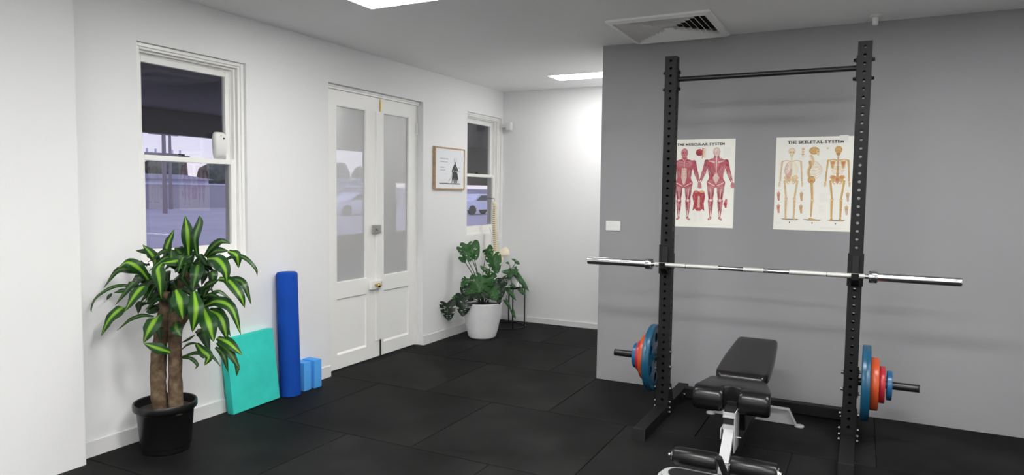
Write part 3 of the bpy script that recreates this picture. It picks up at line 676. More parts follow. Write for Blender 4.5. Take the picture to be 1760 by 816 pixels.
# ------------------------------------------------------------------ posters (flat prints: drawn here into generated images)
import numpy as np
class Canvas:
    def __init__(s, w, h, px, bg):
        s.w, s.h, s.px = w, h, px; s.W, s.H = int(w/px), int(h/px)
        s.a = np.ones((s.H, s.W, 3), np.float32)*np.array(bg, np.float32); s.rnd = np.random.RandomState(4)
        n = s.rnd.rand(s.H//3+2, s.W//3+2).astype(np.float32); s.n = np.kron(n, np.ones((3, 3), np.float32))[:s.H, :s.W]
    def box(s, x0, x1, z0, z1):
        i0 = max(0, int((x0+s.w/2)/s.px)-1); i1 = min(s.W, int((x1+s.w/2)/s.px)+2); j0 = max(0, int((z0+s.h/2)/s.px)-1); j1 = min(s.H, int((z1+s.h/2)/s.px)+2)
        X, Z = np.meshgrid((np.arange(i0, i1)+.5)*s.px-s.w/2, (np.arange(j0, j1)+.5)*s.px-s.h/2); return i0, i1, j0, j1, X, Z
    def blend(s, b, m, c, grain):
        i0, i1, j0, j1 = b
        if i1 <= i0 or j1 <= j0: return
        c = np.array(c, np.float32); g = 1+grain*(s.n[j0:j1, i0:i1, None]-.5)
        s.a[j0:j1, i0:i1] = s.a[j0:j1, i0:i1]*(1-m[..., None])+np.clip(c*g, 0, 1)*m[..., None]
    def cap(s, x0, z0, x1, z1, r0, r1, c, al=1, grain=.3, shade=0):
        r = max(r0, r1); i0, i1, j0, j1, X, Z = s.box(min(x0, x1)-r, max(x0, x1)+r, min(z0, z1)-r, max(z0, z1)+r)
        if X.size == 0: return
        dx, dz = x1-x0, z1-z0; L2 = dx*dx+dz*dz+1e-12; t = np.clip(((X-x0)*dx+(Z-z0)*dz)/L2, 0, 1)
        d = np.hypot(X-x0-t*dx, Z-z0-t*dz); rr = r0+(r1-r0)*t; m = np.clip((rr-d)/s.px+.5, 0, 1)*al
        s.blend((i0, i1, j0, j1), m.astype(np.float32), c, grain)
        if shade:
            e = np.clip((d/(rr+1e-9)-.45)/.55, 0, 1)**2*m*shade
            s.blend((i0, i1, j0, j1), e.astype(np.float32), [q*.45 for q in c], grain)
    def oval(s, x, z, rx, rz, c, al=1, grain=.2, shade=0):
        i0, i1, j0, j1, X, Z = s.box(x-rx, x+rx, z-rz, z+rz)
        if X.size == 0: return
        d = np.hypot((X-x)/rx, (Z-z)/rz); m = np.clip((1-d)*min(rx, rz)/s.px+.5, 0, 1)*al
        s.blend((i0, i1, j0, j1), m.astype(np.float32), c, grain)
        if shade: s.blend((i0, i1, j0, j1), (np.clip((d-.5)/.5, 0, 1)**2*m*shade).astype(np.float32), [q*.45 for q in c], grain)
    def poly(s, P, c, al=1, grain=.3):
        xs = [p[0] for p in P]; zs = [p[1] for p in P]; i0, i1, j0, j1, X, Z = s.box(min(xs), max(xs), min(zs), max(zs))
        if X.size == 0: return
        acc = np.zeros(X.shape, np.float32)
        for ox, oz in ((-.25, -.25), (.25, .25), (-.25, .25), (.25, -.25)):
            ins = np.zeros(X.shape, bool); x_ = X+ox*s.px; z_ = Z+oz*s.px
            for k in range(len(P)):
                (xa, za), (xb, zb) = P[k], P[(k+1) % len(P)]
                if za == zb: continue
                ins ^= ((za > z_) != (zb > z_)) & (x_ < (xb-xa)*(z_-za)/(zb-za)+xa)
            acc += ins*.25
        s.blend((i0, i1, j0, j1), acc*al, c, grain)
    def path(s, P, r, c, al=1):
        for a, b in zip(P, P[1:]): s.cap(a[0], a[1], b[0], b[1], r, r, c, al, .1)
    def print_block(s, x0, x1, z0, z1, rows, wmin=.5, c=(.48, .47, .45), al=.45):
        h = (z1-z0)/rows
        for k in range(rows):
            z = z1-(k+.5)*h; x = x0; end = x0+(x1-x0)*s.rnd.uniform(wmin, 1)
            while x < end:
                q = s.rnd.uniform(.003, .009); s.cap(x, z, min(x+q, end), z, .0006, .0006, c, al, 0); x += q+.0022
    def material(s, name, rough=.4):
        im = bpy.data.images.new(name, s.W, s.H); im.colorspace_settings.name = 'Non-Color'
        px = np.ones((s.H, s.W, 4), np.float32); px[..., :3] = np.clip(s.a, 0, 1); im.pixels.foreach_set(px.ravel()); im.update()
        try: im.pack()
        except Exception: pass
        m = mat(name, (1, 1, 1), rough, spec=.35); t = m.node_tree; n = nn(t, 'ShaderNodeTexImage'); n.image = im; n.extension = 'EXTEND'
        uv = nn(t, 'ShaderNodeUVMap'); t.links.new(uv.outputs[0], n.inputs[0]); t.links.new(n.outputs[0], t.nodes['Principled BSDF'].inputs['Base Color'])
        return m
def muscle_art(C, cx, top, h, back):
    s = h; R = C.rnd
    X = lambda v: cx+v*s
    Z = lambda v: top-v*s
    red, lr, dr, wt, wh = (.53, .10, .135), (.66, .24, .27), (.26, .02, .04), (.80, .58, .52), (.86, .76, .68)
    cap = lambda a, b, ra, rb, c, al=1, sh=.55: C.cap(X(a[0]), Z(a[1]), X(b[0]), Z(b[1]), ra*s, rb*s, c, al, .5, sh)
    def fib(a, b, n, spread, c, al=.5, w=.0022, fan=1.0):
        for k in range(n):
            u = R.uniform(-1, 1)*spread; v = R.uniform(0, .5); q = v+R.uniform(.25, .5); dx, dz = b[0]-a[0], b[1]-a[1]; L = math.hypot(dx, dz)+1e-9; nx, nz = -dz/L, dx/L
            C.cap(X(a[0]+dx*v+nx*u*(1-.2*v)), Z(a[1]+dz*v+nz*u*(1-.2*v)), X(a[0]+dx*q+nx*u*fan), Z(a[1]+dz*q+nz*u*fan), w*s, w*.6*s, c, al, .1)
    for sg in (-1, 1):
        # arms
        cap((sg*.128, .205), (sg*.160, .32), .034, .026, red); cap((sg*.165, .34), (sg*.207, .46), .029, .015, red); cap((sg*.165, .345), (sg*.19, .41), .020, .012, lr, .6)
        fib((sg*.165, .34), (sg*.207, .46), 14, .020, wt, .45); fib((sg*.165, .34), (sg*.207, .46), 10, .02, dr, .5)
        fib((sg*.128, .20), (sg*.160, .32), 12, .024, dr, .5); fib((sg*.128, .20), (sg*.160, .32), 12, .024, lr, .6)
        cap((sg*.128, .195), (sg*.140, .235), .034, .020, dr if back else red, .85); fib((sg*.115, .18), (sg*.145, .25), 12, .025, lr if back else dr, .5)
        cap((sg*.202, .445), (sg*.222, .49), .008, .009, wh, .9, .2)
        cap((sg*.220, .49), (sg*.224, .53), .020, .017, lr); 
        for f in range(4): C.cap(X(sg*(.208+f*.010)), Z(.52), X(sg*(.204+f*.013)), Z(.548), .0045*s, .0035*s, lr, 1, .2)
        cap((sg*.200, .505), (sg*.195, .525), .006, .005, lr)
        # legs
        cap((sg*.064, .48), (sg*.062, .68), .057, .033, red); cap((sg*.063, .725), (sg*.062, .80), .036, .030, red); cap((sg*.062, .79), (sg*.062, .93), .031, .013, red)
        for a, b, r_, c_ in (((.095, .50), (.078, .66), .018, lr), ((.05, .54), (.062, .67), .018, lr), ((.030, .52), (.042, .66), .013, dr), ((.085, .60), (.078, .685), .013, dr)): cap((sg*a[0], a[1]), (sg*b[0], b[1]), r_, r_*.6, c_, .75)
        fib((sg*.066, .49), (sg*.062, .68), 36, .048, dr, .4); fib((sg*.066, .49), (sg*.062, .68), 26, .046, wt, .35)
        cap((sg*.075, .51), (sg*.060, .70), .003, .004, wh, .8, 0)
        C.oval(X(sg*.062), Z(.715), .019*s, .021*s, wh, .9, .2, .3)
        cap((sg*.078, .75), (sg*.068, .86), .015, .006, lr, .8); cap((sg*.046, .75), (sg*.055, .86), .015, .006, dr, .7)
        fib((sg*.062, .75), (sg*.062, .90), 22, .028, wt, .4); fib((sg*.062, .75), (sg*.062, .90), 18, .026, dr, .4)
        cap((sg*.060, .86), (sg*.061, .945), .006, .010, wh, .85, .2)
        cap((sg*.062, .955), (sg*.082, .975), .017, .012, red); fib((sg*.062, .95), (sg*.09, .975), 8, .01, wh, .6)
    body = [(-.13, .178), (-.06, .150), (.06, .150), (.13, .178), (.128, .25), (.100, .34), (.092, .40), (.112, .47), (.115, .52), (.02, .54), (-.02, .54), (-.115, .52), (-.112, .47), (-.092, .40), (-.100, .34), (-.128, .25)]
    C.poly([(X(a), Z(b)) for a, b in body], red, 1, .5)
    cap((0, .11), (0, .165), .033, .045, red); C.oval(X(0), Z(.062), .047*s, .063*s, lr if not back else wt, 1, .4, .5)
    for sg in (-1, 1):
        if back:
            C.poly([(X(sg*a), Z(b)) for a, b in ((.0, .13), (.11, .175), (.06, .20), (.0, .31))], lr, .6); C.poly([(X(sg*a), Z(b)) for a, b in ((.02, .32), (.12, .22), (.105, .34), (.05, .42))], dr if sg < 0 else lr, .45)
            fib((sg*.02, .16), (sg*.10, .18), 14, .03, dr, .4); fib((sg*.11, .24), (sg*.03, .42), 22, .04, wt, .3); fib((sg*.11, .24), (sg*.03, .42), 20, .045, dr, .4)
            C.cap(X(sg*.03), Z(.20), X(sg*.10), Z(.185), .010*s, .004*s, wh, .75)
            cap((sg*.055, .48), (sg*.055, .52), .048, .04, lr, .8); fib((sg*.02, .45), (sg*.10, .53), 20, .03, dr, .4)
        else:
            C.poly([(X(sg*a), Z(b)) for a, b in ((.006, .18), (.06, .172), (.115, .195), (.095, .245), (.05, .265), (.006, .25))], lr, .75); fib((sg*.02, .215), (sg*.12, .20), 20, .032, dr, .45); fib((sg*.02, .215), (sg*.12, .20), 12, .03, wt, .4)
            fib((sg*.085, .27), (sg*.07, .44), 30, .024, dr, .4); fib((sg*.085, .27), (sg*.07, .44), 16, .022, wt, .4)
            for k in range(4): C.cap(X(sg*.09), Z(.285+k*.022), X(sg*.062), Z(.30+k*.022), .006*s, .002*s, dr, .5)
            cap((sg*.04, .115), (sg*.012, .165), .006, .004, wh, .5)
        C.cap(X(sg*.10), Z(.475), X(sg*.015), Z(.52), .006*s, .005*s, wh, .85)
    if back:
        C.poly([(X(a), Z(b)) for a, b in ((0, .33), (.045, .41), (0, .50), (-.045, .41))], wt, .95); fib((0, .34), (0, .48), 12, .03, wh, .7)
        C.cap(X(0), Z(.10), X(0), Z(.34), .008*s, .005*s, wh, .9); C.oval(X(0), Z(.045), .034*s, .034*s, wh, .9, .2, .3); fib((0, .02), (0, .10), 14, .03, lr, .5)
    else:
        C.poly([(X(a), Z(b)) for a, b in ((-.034, .27), (.034, .27), (.038, .40), (.012, .50), (-.012, .50), (-.038, .40))], wt, .92)
        for k in range(4): C.cap(X(-.034), Z(.30+k*.036), X(.034), Z(.30+k*.036), .002*s, .002*s, lr, .8)
        C.cap(X(0), Z(.17), X(0), Z(.49), .003*s, .003*s, wh, 1); fib((0, .03), (0, .11), 16, .03, dr, .45); C.oval(X(0), Z(.098), .014*s, .005*s, dr, .8)
        for sg in (-1, 1): C.oval(X(sg*.018), Z(.058), .008*s, .005*s, dr, .9)
        C.cap(X(0), Z(.055), X(0), Z(.08), .004*s, .006*s, lr, .9)
def bone_art(C, cx, top, h, kind):
    s = h; R = C.rnd
    X = lambda v: cx+v*s
    Z = lambda v: top-v*s
    bn_, lt, dk, rd = ((.72, .44, .15), (.86, .68, .36), (.36, .16, .05), (.62, .20, .12)) if kind != 'front' else ((.80, .58, .30), (.90, .80, .55), (.45, .24, .10), (.72, .35, .28))
    cap = lambda a, b, ra, rb, c=None, al=1, sh=.6: C.cap(X(a[0]), Z(a[1]), X(b[0]), Z(b[1]), ra*s, rb*s, c or bn_, al, .3, sh)
    if kind == 'side':
        C.oval(X(-.008), Z(.050), .062*s, .050*s, bn_, 1, .3, .6); cap((.035, .055), (.040, .105), .020, .012, lt); C.oval(X(.038), Z(.06), .009*s, .010*s, dk, .8)
        for k in range(24):
            t = k/23; x = -.030+.025*math.sin(t*7.5)-.012; z = .11+t*.36; cap((x, z), (x+.004, z), .010+.006*t, .010+.006*t, lt); C.cap(X(x-.012), Z(z), X(x-.030), Z(z+.008), .003*s, .002*s, bn_, 1); C.cap(X(x-.012), Z(z+.007), X(x+.012), Z(z+.007), .0015*s, .0015*s, dk, .7)
        for k in range(11):
            z = .19+k*.020; w = .05+.085*math.sin(math.pi*(k+2)/13); P = [(X(-.035+w*math.sin(u)*1.0), Z(z+.035*(1-math.cos(u)))) for u in np.linspace(0, 1.5, 9)]; C.path(P, .0027*s, bn_, .9)
        cap((-.055, .20), (-.045, .29), .018, .006, rd, .8); cap((-.045, .20), (-.065, .33), .010, .008); cap((-.065, .34), (-.055, .45), .008, .006)
        C.oval(X(-.028), Z(.44), .046*s, .048*s, bn_, 1, .3, .6); C.oval(X(-.028), Z(.455), .018*s, .018*s, rd, .8)
        cap((-.025, .48), (-.010, .70), .016, .013); C.oval(X(-.008), Z(.715), .021*s, .018*s, lt, 1, .2, .5); cap((-.012, .735), (-.020, .93), .013, .009); cap((-.035, .96), (.065, .975), .012, .006)
        return
    C.oval(X(0), Z(.045), .044*s, .046*s, lt if kind == 'front' else bn_, 1, .3, .6); cap((0, .08), (0, .105), .028, .020, lt if kind == 'front' else bn_)
    if kind == 'front':
        for sg in (-1, 1): C.oval(X(sg*.018), Z(.056), .011*s, .010*s, dk, .85)
        C.oval(X(0), Z(.075), .005*s, .007*s, dk, .7); C.cap(X(-.014), Z(.096), X(.014), Z(.096), .002*s, .002*s, dk, .7)
    else: cap((-.012, .098), (.012, .098), .014, .014, dk, .6)
    for k in range(22):
        t = k/21; z = .125+t*.315; r = .008+.006*t; cap((-r*.6, z), (r*.6, z), r*.62, r*.62, lt if kind == 'front' else bn_); C.cap(X(-r), Z(z+.007), X(r), Z(z+.007), .0012*s, .0012*s, dk, .6)
        if kind == 'back': C.cap(X(-.016), Z(z), X(.016), Z(z), .002*s, .002*s, dk, .5)
    for sg in (-1, 1):
        C.path([(X(0), Z(.185)), (X(sg*.06), Z(.172)), (X(sg*.118), Z(.182))], .006*s, bn_)
        for k in range(10):
            z = .19+k*.0185; w = .050+.036*math.sin(math.pi*(k+1)/11); dr_ = -.012 if kind == 'back' else .030
            P = [(X(sg*w*math.sin(u)), Z(z+dr_*(1-math.cos(u))*(1 if kind == 'back' else .8)+(.014*(u/2.6)**2))) for u in np.linspace(.15, 2.5 if kind == 'front' else 1.6, 10)]
            C.path(P, .0028*s, bn_ if kind == 'back' else (lt if sg > 0 else rd), .9)
        C.poly([(X(sg*a), Z(b)) for a, b in ((.012, .40), (.040, .375), (.080, .378), (.092, .41), (.070, .44), (.060, .475), (.035, .50), (.010, .475))], bn_, .95, .3)
        C.oval(X(sg*.048), Z(.405), .026*s, .018*s, lt if kind == 'front' else rd, .6); C.oval(X(sg*.030), Z(.474), .012*s, .013*s, (.88, .86, .78), .95); C.oval(X(sg*.075), Z(.452), .012*s, .012*s, lt, 1, .2, .4)
        cap((sg*.120, .190), (sg*.131, .325), .013 if kind == 'back' else .011, .008); C.oval(X(sg*.132), Z(.332), .011*s, .010*s, bn_, 1, .2, .4)
        cap((sg*.130, .342), (sg*.134, .455), .006, .005); cap((sg*.139, .342), (sg*.143, .455), .005, .005)
        for f in range(4): C.cap(X(sg*(.136+f*.005)), Z(.468), X(sg*(.135+f*.007)), Z(.535-abs(f-1.5)*.008), .0028*s, .002*s, bn_, 1)
        cap((sg*.082, .455), (sg*.055, .68), .013, .011); C.oval(X(sg*.054), Z(.695), .020*s, .016*s, bn_, 1, .2, .5); C.oval(X(sg*.054), Z(.70), .010*s, .010*s, lt, .9); 
        cap((sg*.052, .72), (sg*.050, .93), .012, .007); cap((sg*.066, .72), (sg*.060, .93), .005, .004)
        cap((sg*.050, .95), (sg*.062, .972), .014, .011); 
        if kind == 'back': C.poly([(X(sg*q), Z(w)) for q, w in ((.030, .195), (.100, .185), (.078, .28), (.055, .30))], bn_, .95); C.poly([(X(sg*q), Z(w)) for q, w in ((.040, .205), (.085, .20), (.066, .27))], rd, .5 if sg < 0 else .85)
    if kind == 'front':
        cap((0, .18), (0, .27), .009, .007, lt); cap((.0, .30), (-.035, .40), .014, .022, rd, .6); cap((-.04, .38), (-.02, .44), .03, .02, rd, .35)
    else: cap((0, .43), (0, .49), .020, .006, rd, .8)
def poster_sheet(name, w, h, art, mname):
    bm = bmesh.new(); n = 10; uvl = bm.loops.layers.uv.new('UVMap')
    def P(i, j): return (-w+2*w*i/n, -.0012-.0012*(1+sin(i*1.1+j*.6))*(abs(j-n/2)/(n/2))**2, -h+2*h*j/n)
    g = [[bm.verts.new(P(i, j)) for j in range(n+1)] for i in range(n+1)]
    for i in range(n):
        for j in range(n):
            f = bm.faces.new((g[i][j], g[i+1][j], g[i+1][j+1], g[i][j+1]))
            for lp, (a, b) in zip(f.loops, ((i, j), (i+1, j), (i+1, j+1), (i, j+1))): lp[uvl].uv = (a/n, b/n)
    back = [[bm.verts.new((g[i][j].co.x, -.0002, g[i][j].co.z)) for j in (0, n)] for i in range(n+1)]
    for i in range(n):
        bm.faces.new((g[i][0], back[i][0], back[i+1][0], g[i+1][0])); bm.faces.new((g[i][n], g[i+1][n], back[i+1][1], back[i][1]))
    return link_mesh(mname, bm, art.material(name), None, True, .5)
def slab_title(title):
    """bold slab-serif capitals: the built-in letters with slab feet added"""
    out = bmesh.new(); x = 0.0; sh = .0026
    SER = {'T': [(.5, 0, .50)], 'H': [(.14, 0, .34), (.86, 0, .34), (.14, 1, .34), (.86, 1, .34)], 'M': [(.10, 0, .26), (.90, 0, .26)],
           'U': [(.12, 1, .32), (.88, 1, .32)], 'L': [(.12, 0, .3), (.12, 1, .34)], 'A': [(.06, 0, .28), (.94, 0, .28)], 'R': [(.12, 0, .32), (.92, 0, .22)],
           'Y': [(.5, 0, .4), (.06, 1, .28), (.94, 1, .28)], 'K': [(.12, 0, .34), (.92, 0, .24), (.12, 1, .34), (.88, 1, .24)]}
    for ch in title:
        if ch == ' ': x += .012; continue
        b = text_mesh(ch, .030, .0002 if ch == 'M' else .0010, 1.2)
        co = [v.co.copy() for v in b.verts]; xa, xb = min(c.x for c in co), max(c.x for c in co); ya, yb = min(c.y for c in co), max(c.y for c in co); w = xb-xa
        for fx, top, sw in SER.get(ch, []):
            cx = xa+w*fx; yy = (yb-sh) if top else ya; hw = w*sw*.5
            b.faces.new([b.verts.new(p) for p in ((cx-hw, yy, 0), (cx+hw, yy, 0), (cx+hw, yy+sh, 0), (cx-hw, yy+sh, 0))])
        xa, xb = min(v.co.x for v in b.verts), max(v.co.x for v in b.verts)
        bmesh.ops.translate(b, vec=(x-xa, 0, 0), verts=b.verts); x += xb-xa+.0022
        merge(out, b)
    bmesh.ops.translate(out, vec=(-x/2, 0, 0), verts=out.verts)
    return out
def poster(name, x0, x1, z0, z1, title, label, draw):
    w, h = (x1-x0)/2, (z1-z0)/2
    r = empty(name, ((x0+x1)/2, YG-.0005, (z0+z1)/2), label, 'poster')
    C = Canvas(2*w, 2*h, .0010, (.97, .96, .89)); draw(C, w, h)
    sh = poster_sheet(name+'_art', w, h, C, 'sheet'); sh.parent = r
    t = slab_title(title); xs_ = [v.co.x for v in t.verts]; k = (2*w*.70)/(max(xs_)-min(xs_)); bmesh.ops.scale(t, vec=(k, k*.98, 1), verts=t.verts)
    bmesh.ops.transform(t, matrix=Matrix.Translation((0, -.0040, h-.045)) @ Matrix.Rotation(pi/2, 4, 'X'), verts=t.verts)
    tag(link_mesh('printed_title', t, M_ink, r), kind='stuff')
    return r, w, h
def draw_muscle(C, w, h):
    muscle_art(C, -.118, h-.066, .545, False); muscle_art(C, .118, h-.062, .545, True)
    red, lr, dr, wh = (.50, .06, .08), (.66, .2, .2), (.2, .02, .03), (.84, .7, .6)
    C.oval(-.008, h-.098, .027, .026, red, 1, .4, .5); C.oval(-.014, h-.102, .016, .014, dr, .5)
    for k in range(7): C.cap(.018, h-.070-k*.010, .034, h-.072-k*.010, .0035, .003, (.74, .50, .28), 1)
    C.cap(.016, h-.068, .014, h-.140, .004, .003, lr, 1)
    C.poly([(-.044, -.062), (.036, -.062), (.044, -.095), (.034, -.150), (.040, -.205), (.024, -.190), (.010, -.205), (-.018, -.205), (-.030, -.190), (-.048, -.205), (-.040, -.150), (-.052, -.095)], red, 1, .6)
    C.oval(-.024, -.062, .018, .010, lr, 1); C.oval(.018, -.062, .018, .010, (.75, .45, .2), 1)
    for k in range(60):
        x = C.rnd.uniform(-.042, .034); z = C.rnd.uniform(-.19, -.07); C.cap(x, z, x*1.03, z-.014, .0010, .0006, dr if k % 2 else wh, .5)
    C.poly([(-.010, -.095), (.004, -.095), (.006, -.180), (-.012, -.180)], wh, .7)
    C.cap(.196, -.118, .190, -.150, .007, .012, lr, 1, .4, .4); C.cap(.190, -.15, .194, -.175, .011, .006, red, 1, .4, .4)
    for a in ((.165, .228, h-.135, h-.062, 12), (-.035, -.008, -.285, -.222, 9), (.006, .036, -.285, -.222, 9), (.06, .215, -.312, -.300, 2), (.026, .060, .10, .16, 8), (.026, .055, .00, .06, 8), (.20, .235, .04, .09, 6), (-.060, -.026, .02, .09, 8), (.20, .238, -.08, -.02, 6), (.02, .055, -.03, -.005, 3), (.165, .20, -.21, -.19, 3), (-.04, .03, h-.062, h-.058, 1)):
        C.print_block(*a)
def draw_skeleton(C, w, h):
    for cx, z in ((-.150, -.258), (-.002, -.258), (.146, -.258)):
        C.poly([(cx-.062, z+.012), (cx+.060, z+.012), (cx+.045, z+.002), (cx-.030, z+.002)], (.22, .19, .17), .8)
        C.poly([(cx, z-.008), (cx+.004, z-.015), (cx, z-.022), (cx-.004, z-.015)], (.04, .04, .04), 1)
    bone_art(C, -.150, h-.075, .512, 'front'); bone_art(C, -.002, h-.070, .520, 'side'); bone_art(C, .146, h-.068, .524, 'back')
    bn_, rd, lt = (.62, .36, .14), (.62, .22, .14), (.85, .68, .42)
    for cx_, cz_, kd in ((-.228, -.085, 0), (-.078, -.085, 1), (.214, -.085, 2), (-.226, -.172, 3), (-.078, -.172, 4), (.210, -.176, 5)):
        for q in range(5): C.cap(cx_-.010+q*.005, cz_+.030-abs(q-2)*.005, cx_-.006+q*.003, cz_-.002, .0018, .0022, rd if kd in (0, 3) else bn_, .95)
        C.cap(cx_, cz_-.004, cx_+.003, cz_-.030, .008, .006, rd if kd % 3 == 0 else (.62, .45, .38) if kd in (2, 5) else bn_, .9, .4, .4); C.cap(cx_-.022, cz_+.040, cx_+.022, cz_+.040, .0005, .0005, (.3, .3, .3), .6)
    for k in range(7): C.cap(-.082, .25-k*.009, -.074, .25-k*.009, .0036, .0036, bn_ if k % 2 else lt, 1)
    C.oval(.078, .245, .006, .006, (.66, .62, .2), .8)
    for a in ((-.235, -.205, .02, .15, 16), (-.108, -.065, .03, .16, 18), (.040, .085, .03, .17, 18), (.192, .238, .00, .16, 18), (.040, .098, -.125, -.065, 9), (.040, .080, -.205, -.150, 8), (-.100, -.050, .17, .20, 5), (.05, .225, -.312, -.298, 3), (-.235, -.195, -.288, -.266, 4), (-.045, -.020, .06, .12, 8), (-.235, -.200, -.03, .01, 5), (.045, .085, -.02, .02, 5), (-.17, -.13, h-.064, h-.058, 1), (-.03, .02, h-.064, h-.058, 1), (.12, .18, h-.060, h-.055, 1), (-.105, -.055, h-.082, h-.076, 1), (.05, .10, h-.076, h-.070, 1)):
        C.print_block(*a)
poster('muscle_poster', -1.355, -.856, 1.257, 1.912, 'THE MUSCULAR SYSTEM', 'cream poster of red muscle figures, partly behind the left rack post', draw_muscle)
r, w, h = poster('skeleton_poster', -.577, -.066, 1.259, 1.911, 'THE SKELETAL SYSTEM', 'cream poster of three tan skeletons, its right edge behind the right rack post', draw_skeleton)
bm = bmesh.new(); box(bm, .15, .205, -.0048, -.0042, h-.034, h+.006); link_mesh('tape', bm, mat('tape_clear', (.90, .90, .86), .2), r)

# ------------------------------------------------------------------ framed print
def framed_print():
    y0, y1, z0, z1, t = 5.712, 6.286, 1.520, 1.945, .028
    r = empty('framed_print', (XW, (y0+y1)/2, (z0+z1)/2), 'oak framed print of a dark warrior silhouette between the door and the far window', 'picture')
    w, h = (y1-y0)/2-.004, (z1-z0)/2
    f = .014
    bm = bmesh.new()
    box(bm, 0, t, -w, -w+f, -h, h, .0015); box(bm, 0, t, w-f, w, -h, h, .0015); box(bm, 0, t, -w+f, w-f, -h, -h+f, .0015); box(bm, 0, t, -w+f, w-f, h-f, h, .0015)
    link_mesh('frame', bm, M_oak, r)
    W_, H_ = w-f, h-f
    C = Canvas(2*W_, 2*H_, .0010, (.86, .88, .90)); k_ = (.035, .035, .04)
    cp = lambda x0, z0, x1, z1, a, b, al=1: C.cap(x0, z0, x1, z1, a, b, k_, al, .8)
    cy = .098; R = C.rnd
    C.path([(-.195, -.151), (-.06, -.149), (.06, -.153), (.195, -.152)], .004, k_); [cp(x, -.151, x+.012, -.152, .003, .004) for x in np.arange(-.19, .19, .017)]
    cp(cy, .062, cy, .048, .010, .015); cp(cy, .036, cy, .028, .017, .022); cp(cy-.022, .040, cy+.022, .040, .004, .004)
    cp(cy-.002, .015, cy+.004, -.030, .030, .027); cp(cy-.028, .012, cy-.050, -.020, .015, .012); cp(cy+.028, .010, cy+.048, -.012, .014, .010)
    cp(cy-.050, -.022, cy-.048, -.060, .010, .006); cp(cy+.048, -.014, cy+.030, -.028, .008, .006)
    for k, (a, b) in enumerate(((-.030, -.050), (-.016, -.024), (.0, .002), (.016, .026), (.028, .046))): cp(cy+a, -.035, cy+b, -.100, .010, .012); cp(cy+b*.8, -.095, cy+b*.78, -.142, .008, .006)
    cp(cy-.040, -.05, cy-.062, -.146, .008, .005, .9); cp(cy+.044, -.05, cy+.068, -.144, .007, .004, .9)
    C.path([(cy-.010, .062), (cy-.020, .085), (cy-.018, .108)], .0018, k_); C.path([(cy+.010, .062), (cy+.024, .086), (cy+.022, .112)], .0018, k_)
    C.path([(cy-.046, -.050), (cy-.080, -.092), (cy-.120, -.128)], .0022, k_); C.path([(cy+.010, -.018), (cy+.060, -.030), (cy+.100, -.024)], .0020, k_); C.path([(cy+.03, .0), (cy+.07, .012), (cy+.09, .020)], .0014, k_)
    for k in range(60): C.oval(cy+R.uniform(-.05, .05), R.uniform(-.12, .03), R.uniform(.001, .004), R.uniform(.001, .005), (.30, .30, .32), .55)
    C.oval(cy+.022, -.026, .014, .007, (.7, .7, .7), .8); C.oval(cy+.01, .012, .008, .006, (.5, .5, .5), .6)
    g = (.22, .22, .24)
    for z, wd in ((.098, .155), (.068, .130), (.012, .080), (-.016, .095)):
        y = -.185
        while y < -.185+wd:
            q = R.uniform(.006, .020)
            u = y
            while u < y+q: C.cap(u, z-.005, u+.001, z+.004*R.uniform(.2, 1), .0011, .0011, g, .9, 0); C.cap(u, z-.004, u+.003, z-.004+.005*R.randint(0, 2), .0009, .0009, g, .8, 0); u += .0042
            y += q+.006
    C.print_block(-.115, -.055, -.058, -.050, 1, .99, g, .8)
    bm = bmesh.new(); uvl = bm.loops.layers.uv.new('UVMap'); x = t-.0075
    vs = [bm.verts.new((x, -W_, -H_)), bm.verts.new((x, W_, -H_)), bm.verts.new((x, W_, H_)), bm.verts.new((x, -W_, H_))]
    fc = bm.faces.new(vs)
    for lp, q in zip(fc.loops, ((0, 0), (1, 0), (1, 1), (0, 1))): lp[uvl].uv = q
    bk = [bm.verts.new((.001, v.co.y, v.co.z)) for v in vs]
    for i in range(4): j = (i+1) % 4; bm.faces.new((vs[i], bk[i], bk[j], vs[j]))
    o = link_mesh('print_sheet', bm, C.material('warrior_art', .45), r)
framed_print()

# ------------------------------------------------------------------ squat rack
RXL, RXR = -1.168, -.034      # post centres
UW, UY0, UY1 = .0375, 4.552, 4.627
RZ = 2.402
rack = empty('squat_rack', ((RXL+RXR)/2, 4.6, 0), 'black steel squat rack with two perforated posts before the grey wall', 'rack')
RO = Vector(rack.location)
def rk(nm, bm, m, parent=rack, smooth=False, auto=None):
    bmesh.ops.translate(bm, vec=-RO, verts=bm.verts); return link_mesh(nm, bm, m, parent, smooth, auto)
def perforated(cx):
    bm = bmesh.new(); z0, th = .075, .004
    hz = [2.372-.049*k for k in range(47) if 2.372-.049*k > z0+.03]
    hl = [circ(0, z, .0092, 10, pi/10) for z in hz]
    for yy in (UY0+th/2, UY1-th/2):
        p = holed([(-UW, z0), (UW, z0), (UW, RZ), (-UW, RZ)], hl, th)
        bmesh.ops.transform(p, matrix=Matrix.Translation((cx, yy, 0)) @ Matrix.Rotation(pi/2, 4, 'X'), verts=p.verts); merge(bm, p)
    for xx in (cx-UW+th/2, cx+UW-th/2):
        d = (UY1-UY0)/2-th
        p = holed([(-d, z0), (d, z0), (d, RZ), (-d, RZ)], [circ(0, z, .0092, 8) for z in hz], th)
        bmesh.ops.transform(p, matrix=Matrix.Translation((xx, (UY0+UY1)/2, 0)) @ Matrix.Rotation(pi/2, 4, 'Z') @ Matrix.Rotation(pi/2, 4, 'X'), verts=p.verts); merge(bm, p)
    # laser-cut tube edges: small corner rounds
    for sx in (-1, 1):
        for yy in (UY0, UY1): tube(bm, [(cx+sx*(UW-.002), yy+(.002 if yy == UY0 else -.002), z0), (cx+sx*(UW-.002), yy+(.002 if yy == UY0 else -.002), RZ)], .0022, 8)
    return rk('post', bm, M_steel)
